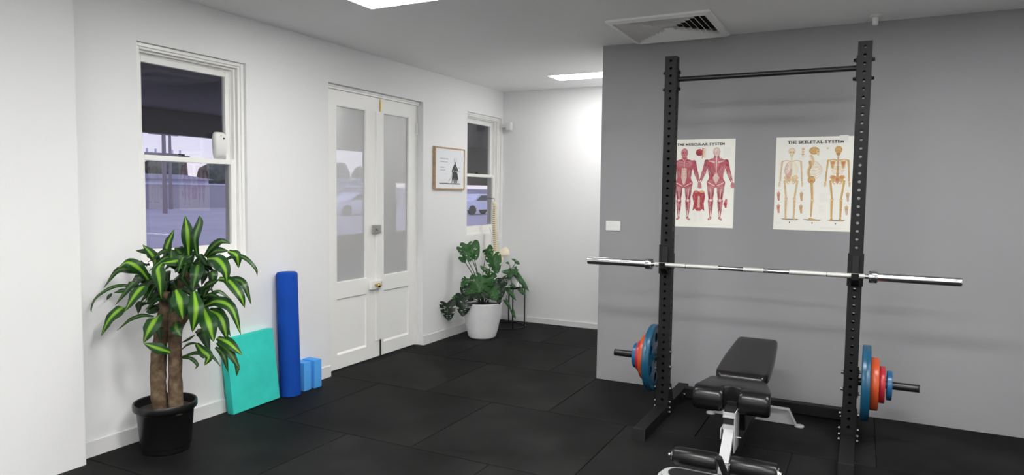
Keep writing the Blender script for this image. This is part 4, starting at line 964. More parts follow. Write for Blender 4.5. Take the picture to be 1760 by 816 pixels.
def hexbolt(x, y, z, sx, m=M_boltb, r=.011, parent=rack, ln=.016):
    bm = bmesh.new(); tube(bm, [(x, y, z), (x+sx*.004, y, z)], r*1.25, 14); tube(bm, [(x+sx*.004, y, z), (x+sx*ln, y, z)], r, 6)
    return rk('bolt', bm, m, parent)
posts = []
for cx, inner in ((RXL, 1), (RXR, -1)):
    posts.append(perforated(cx))
    # base foot, square tube with end caps
    bm = bmesh.new(); box(bm, cx-UW, cx+UW, 4.035, 5.165, .004, .075, .003)
    foot = rk('base_foot', bm, M_steel)
    for ya, yb in ((4.020, 4.036), (5.164, 5.180)):
        bm = bmesh.new(); box(bm, cx-UW-.002, cx+UW+.002, ya, yb, .0, .078, .004); rk('end_cap', bm, M_capgr, foot)
    # side gusset plates joining post and foot
    for sx in (-1, 1):
        bm = bmesh.new(); t_ = .005; xa = cx+sx*UW; xb = xa+sx*t_
        prof = [(UY0-.002, .006), (UY1+.075, .006), (UY1+.075, .075), (UY1+.002, .215), (UY0-.002, .215)]
        A = [bm.verts.new((xa, y, z)) for y, z in prof]; B = [bm.verts.new((xb, y, z)) for y, z in prof]
        bm.faces.new(A); bm.faces.new(B[::-1])
        for i in range(5): j = (i+1) % 5; bm.faces.new((A[i], A[j], B[j], B[i]))
        g = rk('gusset_plate', bm, M_steel)
        for z in (.192, .10, .062, .032): hexbolt(xb, UY0+.022, z, sx, M_zinc, .009, g, .013)
    # pull-up bar flange plates
    for sx in (-1, 1):
        bm = bmesh.new(); xa = cx+sx*UW
        box(bm, min(xa, xa+sx*.006), max(xa, xa+sx*.006), UY0+.002, UY1-.002, 2.182, 2.322, .001)
        if sx == inner: p = rk('flange_plate', bm, M_steel)
        else: bm.free(); p = rack
        for z in (2.298, 2.190):
            hexbolt(xa+(sx*.006 if sx == inner else 0), UY0+.03, z, sx, M_boltb, .011, p)
bm = bmesh.new(); tube(bm, [(RXL+UW+.006, 4.60, 2.256), (RXR-UW-.006, 4.60, 2.256)], .0165, 20); rk('pull_up_bar', bm, M_steel2, rack, True, .6)
bm = bmesh.new(); box(bm, RXL+UW+.005, RXR-UW-.005, 5.045, 5.115, .008, .078, .003); cb = rk('rear_crossbar', bm, M_steel)
for cx, s in ((RXL+UW, 1), (RXR-UW, -1)):
    bm = bmesh.new(); box(bm, min(cx, cx+s*.006), max(cx, cx+s*.006), 4.985, 5.155, .004, .082, .001); p = rk('crossbar_bracket', bm, M_steel)
    for yy in (5.005, 5.135): hexbolt(cx+s*.006, yy, .045, s, M_zinc, .009, p, .013)
# white specification sticker on the inner side of the right post
bm = bmesh.new(); box(bm, RXR-UW-.001, RXR-UW, UY0+.012, UY1-.012, 1.935, 2.118); rk('spec_sticker', bm, M_plast)
# storage pegs with mounting plates
for cx, s in ((RXL, -1), (RXR, 1)):
    bm = bmesh.new(); x0 = cx+s*UW; box(bm, min(x0, x0+s*.006), max(x0, x0+s*.006), UY0+.004, UY1-.004, .30, .475, .001)
    mp = rk('peg_bracket', bm, M_steel)
    for z in (.452, .32): hexbolt(x0+s*.006, UY0+.024, z, s, M_zinc, .009, mp, .012)
    for z in (.442, .340): hexbolt(cx-s*UW, UY0+.024, z, -s, M_zinc, .010, mp, .016)
    bm = bmesh.new(); xe = x0+s*.318; tube(bm, [(x0+s*.004, 4.62, .385), (xe, 4.62, .385)], .0232, 24)
    pg = rk('storage_peg', bm, M_steel2, rack, True, .6)
    bm = bmesh.new(); tube(bm, [(xe-s*.002, 4.62, .385), (xe+s*.006, 4.62, .385)], [.0245, .0225], 24); rk('end_cap', bm, M_capgr, pg, True, .6)
# J-cups
for cx in (RXL, RXR):
    r = empty('bar_cup', (cx-RO.x, UY0-RO.y, 1.0-RO.z)); r.parent = rack
    def jc(nm, bm, m): return link_mesh(nm, bm, m, r)
    bm = bmesh.new()
    box(bm, -UW-.006, -UW, -.006, .07, 0.0, .105, .001); box(bm, UW, UW+.006, -.006, .07, .0, .105, .001); box(bm, -UW-.006, UW+.006, -.007, -.001, -.03, .165, .001)
    jc('sleeve', bm, M_steel)
    bm = bmesh.new(); box(bm, -.018, .018, -.022, -.007, .02, .150, .002); jc('back_pad', bm, M_capgr)
    bm = bmesh.new()
    prof = [(-.007, -.03), (-.050, .0), (-.092, .016), (-.098, .052), (-.088, .052), (-.082, .024), (-.022, .022), (-.007, .022)]
    A = [bm.verts.new((-.020, y, z)) for y, z in prof]; B = [bm.verts.new((.020, y, z)) for y, z in prof]
    bm.faces.new(A); bm.faces.new(B[::-1])
    for i in range(len(prof)): j = (i+1) % len(prof); bm.faces.new((A[i], A[j], B[j], B[i]))
    jc('hook', bm, M_steel)

# ------------------------------------------------------------------ barbell
BY, BZ = 4.500, 1.0365+.0
bb = empty('barbell', (-.602, BY, BZ), 'long bare chrome barbell resting across the two rack posts', 'barbell')
def bar(nm, x0, x1, rr, m, n=24, parent=bb, caps=None):
    bm = bmesh.new(); prof = caps or [(0, x0), (rr, x0), (rr, x1), (0, x1)]
    lathe(bm, prof, n, 'X'); return link_mesh(nm, bm, m, parent, True, .6)
cx0 = .602
bar('shaft', -.65+.0, .65, .0138, M_shaft)
for a, b_ in ((-1.225, -1.0235), (-1.0185, -.815), (-.663, -.543), (-.394, -.188), (-.183, .015)): bar('knurling', a+cx0, b_+cx0, .0146, M_knurl, 24)
for s in (-1, 1):
    e = 1.097
    i0 = .640
    sl = bar('sleeve', 0, 0, .025, M_chrome, 32, bb, [(0, s*e), (.0215, s*e), (.025, s*(e-.004)), (.025, s*(i0+.04)), (0, s*(i0+.04))])
    bar('collar', 0, 0, .035, M_chrome, 32, bb, [(0, s*i0), (.036, s*i0), (.0375, s*(i0+.003)), (.0375, s*(i0+.040)), (.035, s*(i0+.044)), (0, s*(i0+.044))])
    bar('end_plug', 0, 0, .018, M_capgr, 24, sl, [(0, s*(e+.001)), (.014, s*(e+.001)), (.014, s*(e-.002)), (0, s*(e-.002))])

# ------------------------------------------------------------------ weight plates
def weight_plate(name, x0, x1, R, m, label, grp, cups=False, z=.385, y=4.62):
    """round iron plate on the peg, outer faces at x0 and x1"""
    hb = .0252; zc = z - (hb-.0235)
    c = (x0+x1)/2; t = abs(x1-x0)/2
    r = empty(name, (c, y, zc), label, 'weight plate', grp)
    if cups:
        rim = [(R-.032, -t*.72), (R-.030, -t), (R-.004, -t), (R, -t*.8), (R, -.003), (R-.0012, 0), (R, .003), (R, t*.8), (R-.004, t), (R-.030, t), (R-.032, t*.72)]
        bm = bmesh.new(); lathe(bm, rim, 64, 'X', closed=True); link_mesh('rim', bm, m, r, True, .7)
        bm = bmesh.new()
        for s in (-1, 1):
            p = holed(circ(0, 0, R-.031, 64), [circ((.138)*cos(a*pi/3), .138*sin(a*pi/3), .034, 18) for a in range(6)]+[circ(0, 0, .040, 24)], .006)
            bmesh.ops.transform(p, matrix=Matrix.Translation((s*t*.5, 0, 0)) @ Matrix.Rotation(pi/2, 4, 'Y'), verts=p.verts); merge(bm, p)
        p = holed(circ(0, 0, R-.031, 64), [circ(0, 0, .040, 24)], .006)
        bmesh.ops.transform(p, matrix=Matrix.Rotation(pi/2, 4, 'Y'), verts=p.verts); merge(bm, p)
        link_mesh('web', bm, m, r)
        bm = bmesh.new(); lathe(bm, [(hb, -t*.8), (.040, -t*.8), (.044, -t*.5), (.044, t*.5), (.040, t*.8), (hb, t*.8)], 32, 'X', closed=True)
        link_mesh('hub', bm, m, r, True, .7)
    else:
        a = R-.022 if R > .12 else R-.014
        prof = [(hb, -t), (.040, -t), (.043, -t*.55), (a-.003, -t*.55), (a, -t), (R-.003, -t), (R, -t*.75), (R, t*.75), (R-.003, t), (a, t), (a-.003, t*.55), (.043, t*.55), (.040, t), (hb, t)]
        bm = bmesh.new(); lathe(bm, prof, 56, 'X', closed=True); link_mesh('disc', bm, m, r, True, .7)
        bm = bmesh.new(); lathe(bm, [(hb-.0004, -t-.0008), (hb+.005, -t-.0008), (hb+.005, t+.0008), (hb-.0004, t+.0008)], 28, 'X', closed=True); link_mesh('bore_ring', bm, M_chrome, r, True, .7)
for s, cx, side in ((-1, RXL, 'left'), (1, RXR, 'right')):
    g = 'weight plates stored on the %s peg' % side
    def X_(v): return cx+s*v
    weight_plate('weight_plate', X_(.058), X_(.105), .2265, M_pblue, 'large blue weight plate on the %s peg, next to the post' % side, g, True)
    weight_plate('weight_plate', X_(.107), X_(.150), .157, M_porange, 'orange weight plate on the %s peg, outside the large blue one' % side, g)
    o_ = 0 if s > 0 else -.0
    weight_plate('weight_plate', X_(.152), X_(.183), .109, M_pred, 'red weight plate on the %s peg, outside the orange one' % side, g)
    d_ = .007 if s > 0 else 0
    weight_plate('weight_plate', X_(.185+d_), X_(.213+d_), .087, M_psblue, 'small blue weight plate, outermost on the %s peg' % side, g)
# ------------------------------------------------------------------ adjustable bench
bench = empty('weight_bench', (-.605, 4.2, 0), 'black padded adjustable weight bench with silver frame and foam rollers', 'bench')
BO = Vector(bench.location)
def bn(nm, bm, m, parent=bench, smooth=False, auto=None):
    bmesh.ops.translate(bm, vec=-BO, verts=bm.verts); return link_mesh(nm, bm, m, parent, smooth, auto)
CX = -.605
def cushion(L, rows, cap=5):
    """L: list of (y, z_top, z_bottom, half width, corner radius) along the length, rounded section"""
    bm = bmesh.new(); rings = []
    for y, zt, zb, hw, cr in L:
        pts = []
        zm = (zt+zb)/2; hh = (zt-zb)/2; cr = min(cr, hh*.98, hw*.98)
        for qx, qz, a0 in ((1, 1, 0), (-1, 1, pi/2), (-1, -1, pi), (1, -1, 3*pi/2)):
            for k in range(cap+1):
                a = a0+pi/2*k/cap; pts.append((CX+qx*(hw-cr)+cr*cos(a), y, zm+qz*(hh-cr)+cr*sin(a)))
        rings.append([bm.verts.new(p) for p in pts])
    n = len(rings[0])
    for a, b in zip(rings, rings[1:]):
        for k in range(n): bm.faces.new((a[k], a[(k+1) % n], b[(k+1) % n], b[k]))
    bm.faces.new(rings[0][::-1]); bm.faces.new(rings[-1])
    return bm
# backrest: gently inclined, waisted front end
L = []
yb0, yb1, za, zb_ = 4.13, 4.86, .462, .548
for t in (0, .012, .03, .06, .12, .3, .5, .7, .85, .94, .975, .99, 1):
    e_ = min(1, math.sqrt(max(0, 1-((max(0, .06-t))/.06)**2)), math.sqrt(max(0, 1-((max(0, t-.96))/.04)**2)) if t > .96 else 1)
    e_ = max(e_, .25)
    y = yb0+(yb1-yb0)*t; z = za+(zb_-za)*t
    hw = (.152 if t < .35 else .152-.025*((t-.35)/.65)**1.3)
    hw -= .018*max(0, (.10-t)/.10)
    L.append((y, z-.034+.034*e_, z-.034-.034*e_, hw-.02*(1-e_), .022*e_+.003))
bn('backrest', cushion(L, 0), M_vinyl, bench, True, 1.0)
bm = bmesh.new()
box(bm, CX-.105, CX+.105, 0, .66, -.006, 0, mtx=Matrix.Translation((0, 4.17, .405)) @ Matrix.Rotation(math.atan2(zb_-za, yb1-yb0), 4, 'X'))
bn('backrest_board', bm, M_rubber)
# seat: two front lobes with a slot between them, tapering to the rear
def seat():
    bm = bmesh.new()
    def lobes(s):
        b = bmesh.new(); ny = 26; prof = []
        # profile of the side view: rear edge, flat top, big rolled nose, underside
        yr, yf, zt, zbt = 4.085, 3.795, .452, .318
        side = [(yr, .405), (yr, .435), (yr-.008, .447), (yr-.025, zt), (3.93, zt), (3.876, zt), (3.869, zt-.0005), (3.856, zt-.002), (3.835, zt-.006), (3.810, zt-.022), (3.798, zt-.045), (3.795, zt-.075), (3.800, zt-.105), (3.815, zt-.128), (3.845, zt-.138), (3.869, zt-.135), (3.876, zt-.132), (3.90, zt-.105), (3.91, .405)]
        def wx(y): return .200 if y < 3.87 else .200-(y-3.87)/(yr-3.87)*.045
        slot = 3.872
        n = len(side); cols = []
        for u in (0, .02, .06, .14, .5, .86, .94, .98, 1.0):
            col = []
            for (y, z) in side:
                inner = .041 if y < slot else 0.0
                xx = inner+(wx(y)-inner)*u
                k = 0
                if u < .14 and y < slot: k = ((.14-u)/.14)**2.5
                if u > .86: k = ((u-.86)/.14)**2.5
                cz, cy = .39, 3.86
                zz = z-(z-cz)*.16*k; yy = y+((cy-y)*.12*k if y < slot else (-.006*k if y > 4.05 else 0))
                col.append(b.verts.new((CX+s*xx, yy, zz)))
            cols.append(col)
        for a, c in zip(cols, cols[1:]):
            for k in range(n): b.faces.new((a[k], a[(k+1) % n], c[(k+1) % n], c[k]))
        b.faces.new(cols[-1])
        ia = [k for k, (y, z) in enumerate(side) if y < slot]; b.faces.new([cols[0][k] for k in ia][::-1])
        b.faces.new((cols[0][ia[0]-1], cols[0][ia[0]], cols[0][ia[-1]], cols[0][ia[-1]+1]))
        return b
    for s in (-1, 1): merge(bm, lobes(s))
    bmesh.ops.remove_doubles(bm, verts=bm.verts, dist=1e-5)
    return bm
bn('seat', seat(), M_vinyl, bench, True, 1.0)
# welt seam along the rear of the slot
bm = bmesh.new(); tube(bm, [(CX-.043, 3.874, .449), (CX-.02, 3.878, .4535), (CX+.02, 3.878, .4535), (CX+.043, 3.874, .449)], .0035, 8); bn('slot_piping', bm, M_vinyl)
bm = bmesh.new(); box(bm, CX-.042, CX+.042, 3.885, 4.06, .385, .406); bn('seat_board', bm, M_rubber)
# frame: main spine tube, seat post, hinge brackets
def beam(bm, a, b, w, h):
    a, b = Vector(a), Vector(b); d = (b-a); Ln = d.length; q = d.to_track_quat('Y', 'Z').to_matrix().to_4x4()
    box(bm, -w/2, w/2, 0, Ln, -h/2, h/2, .003, mtx=Matrix.Translation(a) @ q)
bm = bmesh.new(); beam(bm, (CX, 3.64, .040), (CX, 4.79, .085), .05, .06); sp_ = bn('main_tube', bm, M_steel)
bm = bmesh.new(); beam(bm, (CX, 3.84, .11), (CX, 3.95, .37), .05, .05); bn('seat_post', bm, M_steel)
bm = bmesh.new(); beam(bm, (CX, 4.25, .11), (CX, 4.15, .38), .05, .05); bn('seat_post', bm, M_steel)
bm = bmesh.new(); beam(bm, (CX, 3.86, .355), (CX, 4.22, .372), .055, .035); bn('seat_rail', bm, M_steel)
bm = bmesh.new(); beam(bm, (CX, 4.18, .38), (CX, 4.74, .445), .04, .035); bn('backrest_rail', bm, M_steel)
bm = bmesh.new(); beam(bm, (CX, 4.55, .42), (CX, 4.70, .12), .035, .035); bn('support_strut', bm, M_steel)
for s in (-1, 1):
    bm = bmesh.new(); box(bm, CX+s*.030-.003, CX+s*.030+.003, 4.10, 4.24, .30, .42, .001); bn('hinge_bracket', bm, M_steel)
# bracket steps under the nose
bm = bmesh.new(); box(bm, CX-.034, CX+.034, 3.79, 3.90, .300, .308, .002); box(bm, CX-.034, CX+.034, 3.797, 3.90, .308, .326, .002); bn('nose_bracket', bm, M_silver)
bm = bmesh.new(); box(bm, CX-.030, CX+.030, 3.81, 3.90, .326, .350, .003); bn('nose_block', bm, M_capgr)
bm = bmesh.new(); box(bm, CX-.030, CX+.030, 3.775, 3.86, .238, .262, .003); box(bm, CX-.040, CX-.034, 3.76, 3.88, .19, .245, .001); box(bm, CX+.034, CX+.040, 3.74, 3.88, .13, .345, .001); bn('pivot_bracket', bm, M_silver)
bm = bmesh.new(); tube(bm, [(CX-.044, 3.80, .20), (CX+.066, 3.80, .20)], .006, 12); bn('pivot_pin', bm, M_chrome)
bm = bmesh.new(); box(bm, CX-.030, CX+.030, 3.80, 3.86, .262, .300); bn('rubber_block', bm, M_rubber)
# leg roller arm hanging forward from the pivot
bm = bmesh.new(); beam(bm, (CX+.004, 3.775, .235), (CX+.010, 3.60, .115), .052, .034); beam(bm, (CX+.010, 3.615, .135), (CX+.010, 3.60, .064), .052, .034); arm = bn('roller_arm', bm, M_silver)
bm = bmesh.new(); tube(bm, [(CX-.275, 3.61, .112), (CX+.282, 3.61, .112)], .011, 14); bn('axle', bm, M_chrome, bench, True, .6)
for a, b in ((-.258, -.026), (.034, .262)):
    bm = bmesh.new(); R_ = .0515
    lathe(bm, [(.012, a), (.036, a), (R_-.004, a+.004), (R_, a+.014), (R_+.0005, (a+b)/2), (R_, b-.014), (R_-.004, b-.004), (.036, b), (.012, b)], 36, 'X', (CX+.010, 3.61, .112))
    fr = bn('foam_roller_pad', bm, M_foamb, bench, True, .8)
for s, e_ in ((-1, -.268), (1, .270)):
    bm = bmesh.new(); lathe(bm, [(0, e_-s*.002), (.030, e_-s*.006), (.030, e_), (.012, e_+s*.002), (.011, e_+s*.010), (0, e_+s*.012)], 24, 'X', (CX+.010, 3.61, .112)); bn('axle_cap', bm, M_chrome if s > 0 else M_zinc, bench, True, .6)
# adjuster handle standing off the arm
bm = bmesh.new(); tube(bm, [(CX+.030, 3.555, .080), (CX+.004, 3.50, .182)], .0165, 18); h_ = bn('adjuster_handle', bm, M_capgr, bench, True, .7)
bm = bmesh.new(); tube(bm, [(CX+.0038, 3.4995, .1832), (CX+.003, 3.498, .187)], [.0165, .013], 18); bn('handle_cap', bm, M_capgr, h_, True, .7)
# front foot: arched silver plate with a dark grip pad
bm = bmesh.new()
def foot_plate(z0, z1, ins):
    pts = []
    hw, hd = .30-ins, .105-ins
    for k in range(13): a = pi/2+pi*k/12; pts.append((CX-(hw-hd)+hd*cos(a)*1.0, 3.50+hd*sin(a)))
    for k in range(13): a = -pi/2+pi*k/12; pts.append((CX+(hw-hd)+hd*cos(a), 3.50+hd*sin(a)))
    b = bmesh.new(); A = [b.verts.new((x, y, z0)) for x, y in pts]; B = [b.verts.new((x, y, z1)) for x, y in pts]
    b.faces.new(A); b.faces.new(B[::-1]); n = len(pts)
    for i in range(n): j = (i+1) % n; b.faces.new((A[i], A[j], B[j], B[i]))
    return b
b = foot_plate(.0, .062, 0); te = [e for e in b.edges if all(v.co.z > .05 for v in e.verts)]
bmesh.ops.bevel(b, geom=te, offset=.018, segments=3, affect='EDGES'); merge(bm, b)
ff = bn('front_foot', bm, M_silver, bench)
bn('grip_pad', foot_plate(.060, .070, .052), M_capgr, ff)
# rear foot: flat bar with sloping ends and round pads
bm = bmesh.new(); yr = 4.79
prof = [(-.205, .10), (.205, .10), (.262, .006), (.285, .0), (-.285, .0), (-.262, .006)]
prof = [(-.215, .105), (.215, .105), (.262, .018), (.262, .006), (-.262, .006), (-.262, .018)]
A = [bm.verts.new((CX+x, yr-.002, z)) for x, z in prof]; B = [bm.verts.new((CX+x, yr+.003, z)) for x, z in prof]
bm.faces.new(A); bm.faces.new(B[::-1])
for i in range(len(prof)): j = (i+1) % len(prof); bm.faces.new((A[i], A[j], B[j], B[i]))
top = [(-.262, .012), (-.215, .105), (.215, .105), (.262, .012)]
for (xa, za_), (xb, zb2) in zip(top, top[1:]):
    Ln = math.hypot(xb-xa, zb2-za_); an = math.atan2(zb2-za_, xb-xa)
    box(bm, 0, Ln, -.022, .022, -.003, .003, .0, mtx=Matrix.Translation((CX+xa, yr, za_)) @ Matrix.Rotation(-an, 4, 'Y'))
rf = bn('rear_foot', bm, M_silver)
for s in (-1, 1):
    b = bmesh.new(); lathe(b, [(0, 0), (.030, 0), (.030, .006), (.027, .010), (0, .010)], 24, 'Z', (CX+s*.282, yr, 0)); bn('floor_pad', b, M_silver, rf)

# ------------------------------------------------------------------ mat, roller, blocks by the left wall
def lean_panel():
    w, hgt, th = .405, .505, .060
    r = empty('foam_mat', (XW, 3.37, 0), 'teal foam mat leaning on the white wall beside the blue roller', 'mat')
    bm = bmesh.new(); box(bm, -th, 0, -w/2, w/2, 0, hgt, .006); 
    o = link_mesh('foam_panel', bm, M_teal, r, True, .6)
    tilt = math.asin(.052/hgt)
    o.rotation_euler = (radians(1.6), -tilt, radians(-1))
    o.location = (.112+.0005, .018, .006)
    return r
lean_panel()
bm = bmesh.new(); lathe(bm, [(0, 0), (.070, 0), (.075, .004), (.075, .888), (.071, .898), (.062, .904), (0, .906)], 48)
o = link_mesh('foam_roller', bm, M_roll, None, True, .7); o.location = (-3.690, 3.70, .001); o.rotation_euler = (0, radians(-1.6), 0)
tag(o, 'long dark blue foam roller standing upright against the white wall', 'foam roller')
for y0, x0, x1, h_, lb_ in ((3.812, -3.79, -3.665, .213, 'light blue foam block standing right next to the dark blue roller'), (3.912, -3.779, -3.655, .213, 'light blue foam block, the farther of the two, beside the door')):
    bm = bmesh.new(); box(bm, -(x1-x0)/2, (x1-x0)/2, -.038, .038, 0, h_, .006)
    o = link_mesh('yoga_block', bm, M_block, None, True, .6); o.location = ((x0+x1)/2, y0+.039, 0)
    tag(o, lb_, 'yoga block', 'light blue foam blocks by the wall')

# ------------------------------------------------------------------ air freshener on the near window
r = empty('air_freshener', (XW-.078, 3.245, 1.703), 'white plastic air freshener dispenser standing on the near window sash', 'dispenser')
bm = bmesh.new(); rings = []
for z, hy, hx, xo in ((0, .030, .012, 0), (.004, .036, .018, 0), (.03, .044, .026, .004), (.08, .050, .030, .008), (.125, .050, .028, .006), (.155, .044, .022, .002), (.170, .036, .016, 0), (.174, .022, .010, 0)):
    rings.append([bm.verts.new((xo+hx*(abs(cos(a))**.6)*(1 if cos(a) > 0 else -1)*1.0+.014, hy*(abs(sin(a))**.6)*(1 if sin(a) > 0 else -1), z)) for a in [2*pi*k/24 for k in range(24)]])
for a, b in zip(rings, rings[1:]):
    for k in range(24): bm.faces.new((a[k], a[(k+1) % 24], b[(k+1) % 24], b[k]))
bm.faces.new(rings[0][::-1]); bm.faces.new(rings[-1]); link_mesh('casing', bm, M_plast, r, True, 1.0)
bm = bmesh.new(); tube(bm, [(.046, .012, .132), (.0505, .012, .132)], .006, 12); link_mesh('nozzle', bm, M_rubber, r)
bm = bmesh.new(); tube(bm, [(.042, -.006, .150), (.0455, -.006, .150)], .0025, 8); link_mesh('indicator', bm, M_plastg, r)
bm = bmesh.new(); box(bm, -.004, .018, -.03, .03, .02, .15, .004); link_mesh('back_plate', bm, M_plast, r)

# ------------------------------------------------------------------ leaves
def ribbon_leaf(pts, width, m, parent, nrm, fold=.22, seg=14, name='leaf', blunt=.0):
    c = catmull(pts, seg); bm = bmesh.new(); uvl = bm.loops.layers.uv.new('UVMap'); rows = []
    for i, p in enumerate(c):
        t = i/seg
        tg = (c[min(i+1, seg)]-c[max(i-1, 0)]).normalized()
        s = tg.cross(nrm); 
        if s.length < .05: s = tg.cross(Vector((0, 0, 1)))
        s.normalize(); nn_ = s.cross(tg)
        if nn_.dot(nrm) < 0: nn_ = -nn_
        w = width*.5*(min(1, .30+1.7*t)**.8)*max(0.0, 1-max(0, (t-.42)/.58)**1.75)**.95
        w = max(w, .0008)
        rows.append([(p+s*w*q-nn_*fold*w*(q*q*.5 - .0)+nn_*(.12*w*sin(t*19+abs(q)*2) if abs(q) == 1 else 0), (q*.5+.5, t)) for q in (-1, -.55, 0, .55, 1)])
    V = [[bm.verts.new(a[0]) for a in r_] for r_ in rows]
    for i in range(seg):
        for k in range(4):
            f = bm.faces.new((V[i][k], V[i][k+1], V[i+1][k+1], V[i+1][k])); ids = ((i, k), (i, k+1), (i+1, k+1), (i+1, k))
            for lp, (a, b) in zip(f.loops, ids): lp[uvl].uv = rows[a][b][1]
    me = bpy.data.meshes.new(name); bm.to_mesh(me); bm.free(); me.materials.append(m)
    me.polygons.foreach_set('use_smooth', [True]*len(me.polygons))
    o = bpy.data.objects.new(name, me); COL.objects.link(o); o.parent = parent; return o
PP = Vector((-3.535, 2.575, 0))
drac = empty('cane_plant', PP, 'tall cane plant with striped strap leaves in a black pot by the near window', 'potted plant')
bm = bmesh.new()
lathe(bm, [(0, .002), (.112, .002), (.122, 0), (.127, .006), (.129, .03), (.133, .034), (.150, .235), (.154, .240), (.166, .244), (.169, .250), (.169, .278), (.165, .284), (.158, .280), (.152, .24), (.150, .23), (0, .23)], 56)
pt = link_mesh('pot', bm, M_pot, drac, True, .6)
bm = bmesh.new(); lathe(bm, [(.150, .236), (.10, .246), (.05, .240), (0, .243)], 40); link_mesh('soil', bm, M_soil, drac, True)
for rr, pts in TRUNKS:
    c = catmull([Vector(p)-PP for p in pts], 26); rnd = random.Random(int(rr*1000))
    bm = bmesh.new(); tube(bm, c, [rr*(1.03+.06*rnd.uniform(-1, 1)+(.06 if i % 4 == 0 else 0))*(1-.12*i/26) for i in range(27)], 20)
    for v in bm.verts: v.co += Vector((noise.noise(v.co*30), noise.noise(v.co*30+Vector((5, 0, 0))), 0))*.003
    link_mesh('cane', bm, M_bark, drac, True)
rnd = random.Random(11)
for i, (w, pts) in enumerate(DRAC):
    P_ = [Vector(p)-PP for p in pts]
    mid = P_[len(P_)//2]
    rad = Vector((mid.x-.1, mid.y, 0)); 
    nrm = (Vector((.50, -.80, .42))+rad*1.2+Vector((rnd.uniform(-.2, .2), rnd.uniform(-.2, .2), rnd.uniform(-.1, .25)))).normalized()
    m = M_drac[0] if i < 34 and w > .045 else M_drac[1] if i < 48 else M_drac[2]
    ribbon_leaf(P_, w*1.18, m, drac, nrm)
# inner dark leaves of the three crowns
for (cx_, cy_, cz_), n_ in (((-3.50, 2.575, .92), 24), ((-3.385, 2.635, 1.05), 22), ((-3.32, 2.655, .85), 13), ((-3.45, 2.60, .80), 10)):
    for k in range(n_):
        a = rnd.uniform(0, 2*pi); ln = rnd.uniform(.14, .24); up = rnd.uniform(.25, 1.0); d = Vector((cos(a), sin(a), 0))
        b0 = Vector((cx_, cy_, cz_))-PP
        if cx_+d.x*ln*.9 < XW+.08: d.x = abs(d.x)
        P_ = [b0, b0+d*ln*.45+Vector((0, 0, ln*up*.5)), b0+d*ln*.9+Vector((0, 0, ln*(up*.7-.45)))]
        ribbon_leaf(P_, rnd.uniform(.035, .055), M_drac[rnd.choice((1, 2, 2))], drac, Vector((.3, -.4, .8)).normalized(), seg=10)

# split leaves: base (stem end), tip, width
def split_leaf(base, tip, width, m, parent, nrm, lobes=4, seed=0, holes=True, curl=.25, name='leaf', heart=.42):
    rnd_ = random.Random(seed); base = Vector(base); tip = Vector(tip); ax = (tip-base); Ln = ax.length; ax.normalize()
    s = ax.cross(nrm).normalized(); n = s.cross(ax).normalized()
    if n.dot(nrm) < 0: n = -n
    bm = bmesh.new(); uvl = bm.loops.layers.uv.new('UVMap'); NT, NS = 34, 7
    def W_(t): return .5*width*(max(0, 1-((t-.30)/.70)**1.6)**.85 if t > .30 else max(0, 1-((.30-t)/.30)**2)**.5)
    def P_(t, q, side):
        w = W_(t); x = w*q; back = -heart*Ln*min(1, x/(.5*width))*(1-t)**1.3
        y = t*Ln+back
        z = -curl*width*(q**2)*.5*(w/(.5*width))-curl*Ln*.35*(t-.3)**2 + .003*sin(t*14+side)
        return base+ax*y+s*side*x+n*z
    for side in (-1, 1):
        cut = set()
        ph = rnd_.uniform(0, .5)
        for L_ in range(lobes):
            r0 = int(6+(L_+ph)*(NT-14)/lobes)
            if rnd_.random() < .65:
                for q in range(4 if holes else 5, NS): cut.add((r0, q))
                for q in range(5, NS): cut.add((r0+1, q))
            if holes and rnd_.random() < .7: 
                hh = r0+3
                cut.add((hh, 1)); cut.add((hh, 2))
                if rnd_.random() < .5: cut.add((r0+6, 3)); cut.add((r0+6, 2))
        V = {}
        def g(i, j):
            if (i, j) not in V: V[(i, j)] = bm.verts.new(P_(i/NT, j/NS, side))
            return V[(i, j)]
        for i in range(NT):
            for j in range(NS):
                if (i, j) in cut: continue
                ids = ((i, j), (i, j+1), (i+1, j+1), (i+1, j))
                f = bm.faces.new([g(*k) for k in ids])
                for lp, (a, b) in zip(f.loops, ids): lp[uvl].uv = (.5+side*.5*b/NS, a/NT)
    bmesh.ops.remove_doubles(bm, verts=bm.verts, dist=1e-5)
    me = bpy.data.meshes.new(name); bm.to_mesh(me); bm.free(); me.materials.append(m)
    me.polygons.foreach_set('use_smooth', [True]*len(me.polygons))
    o = bpy.data.objects.new(name, me); COL.objects.link(o); o.parent = parent; return o
MP = Vector((-3.485, 6.185, 0))
mon = empty('monstera', MP, 'split-leaf monstera in a big white tapered pot beside the door', 'potted plant')
bm = bmesh.new()
lathe(bm, [(0, .0), (.125, .0), (.142, .012), (.165, .09), (.190, .22), (.204, .345), (.207, .362), (.203, .368), (.196, .362), (.190, .33), (0, .33)], 56)
link_mesh('pot', bm, M_potw, mon, True, .6)
bm = bmesh.new(); lathe(bm, [(.192, .336), (.1, .345), (0, .35)], 32); link_mesh('soil', bm, M_soil, mon, True)
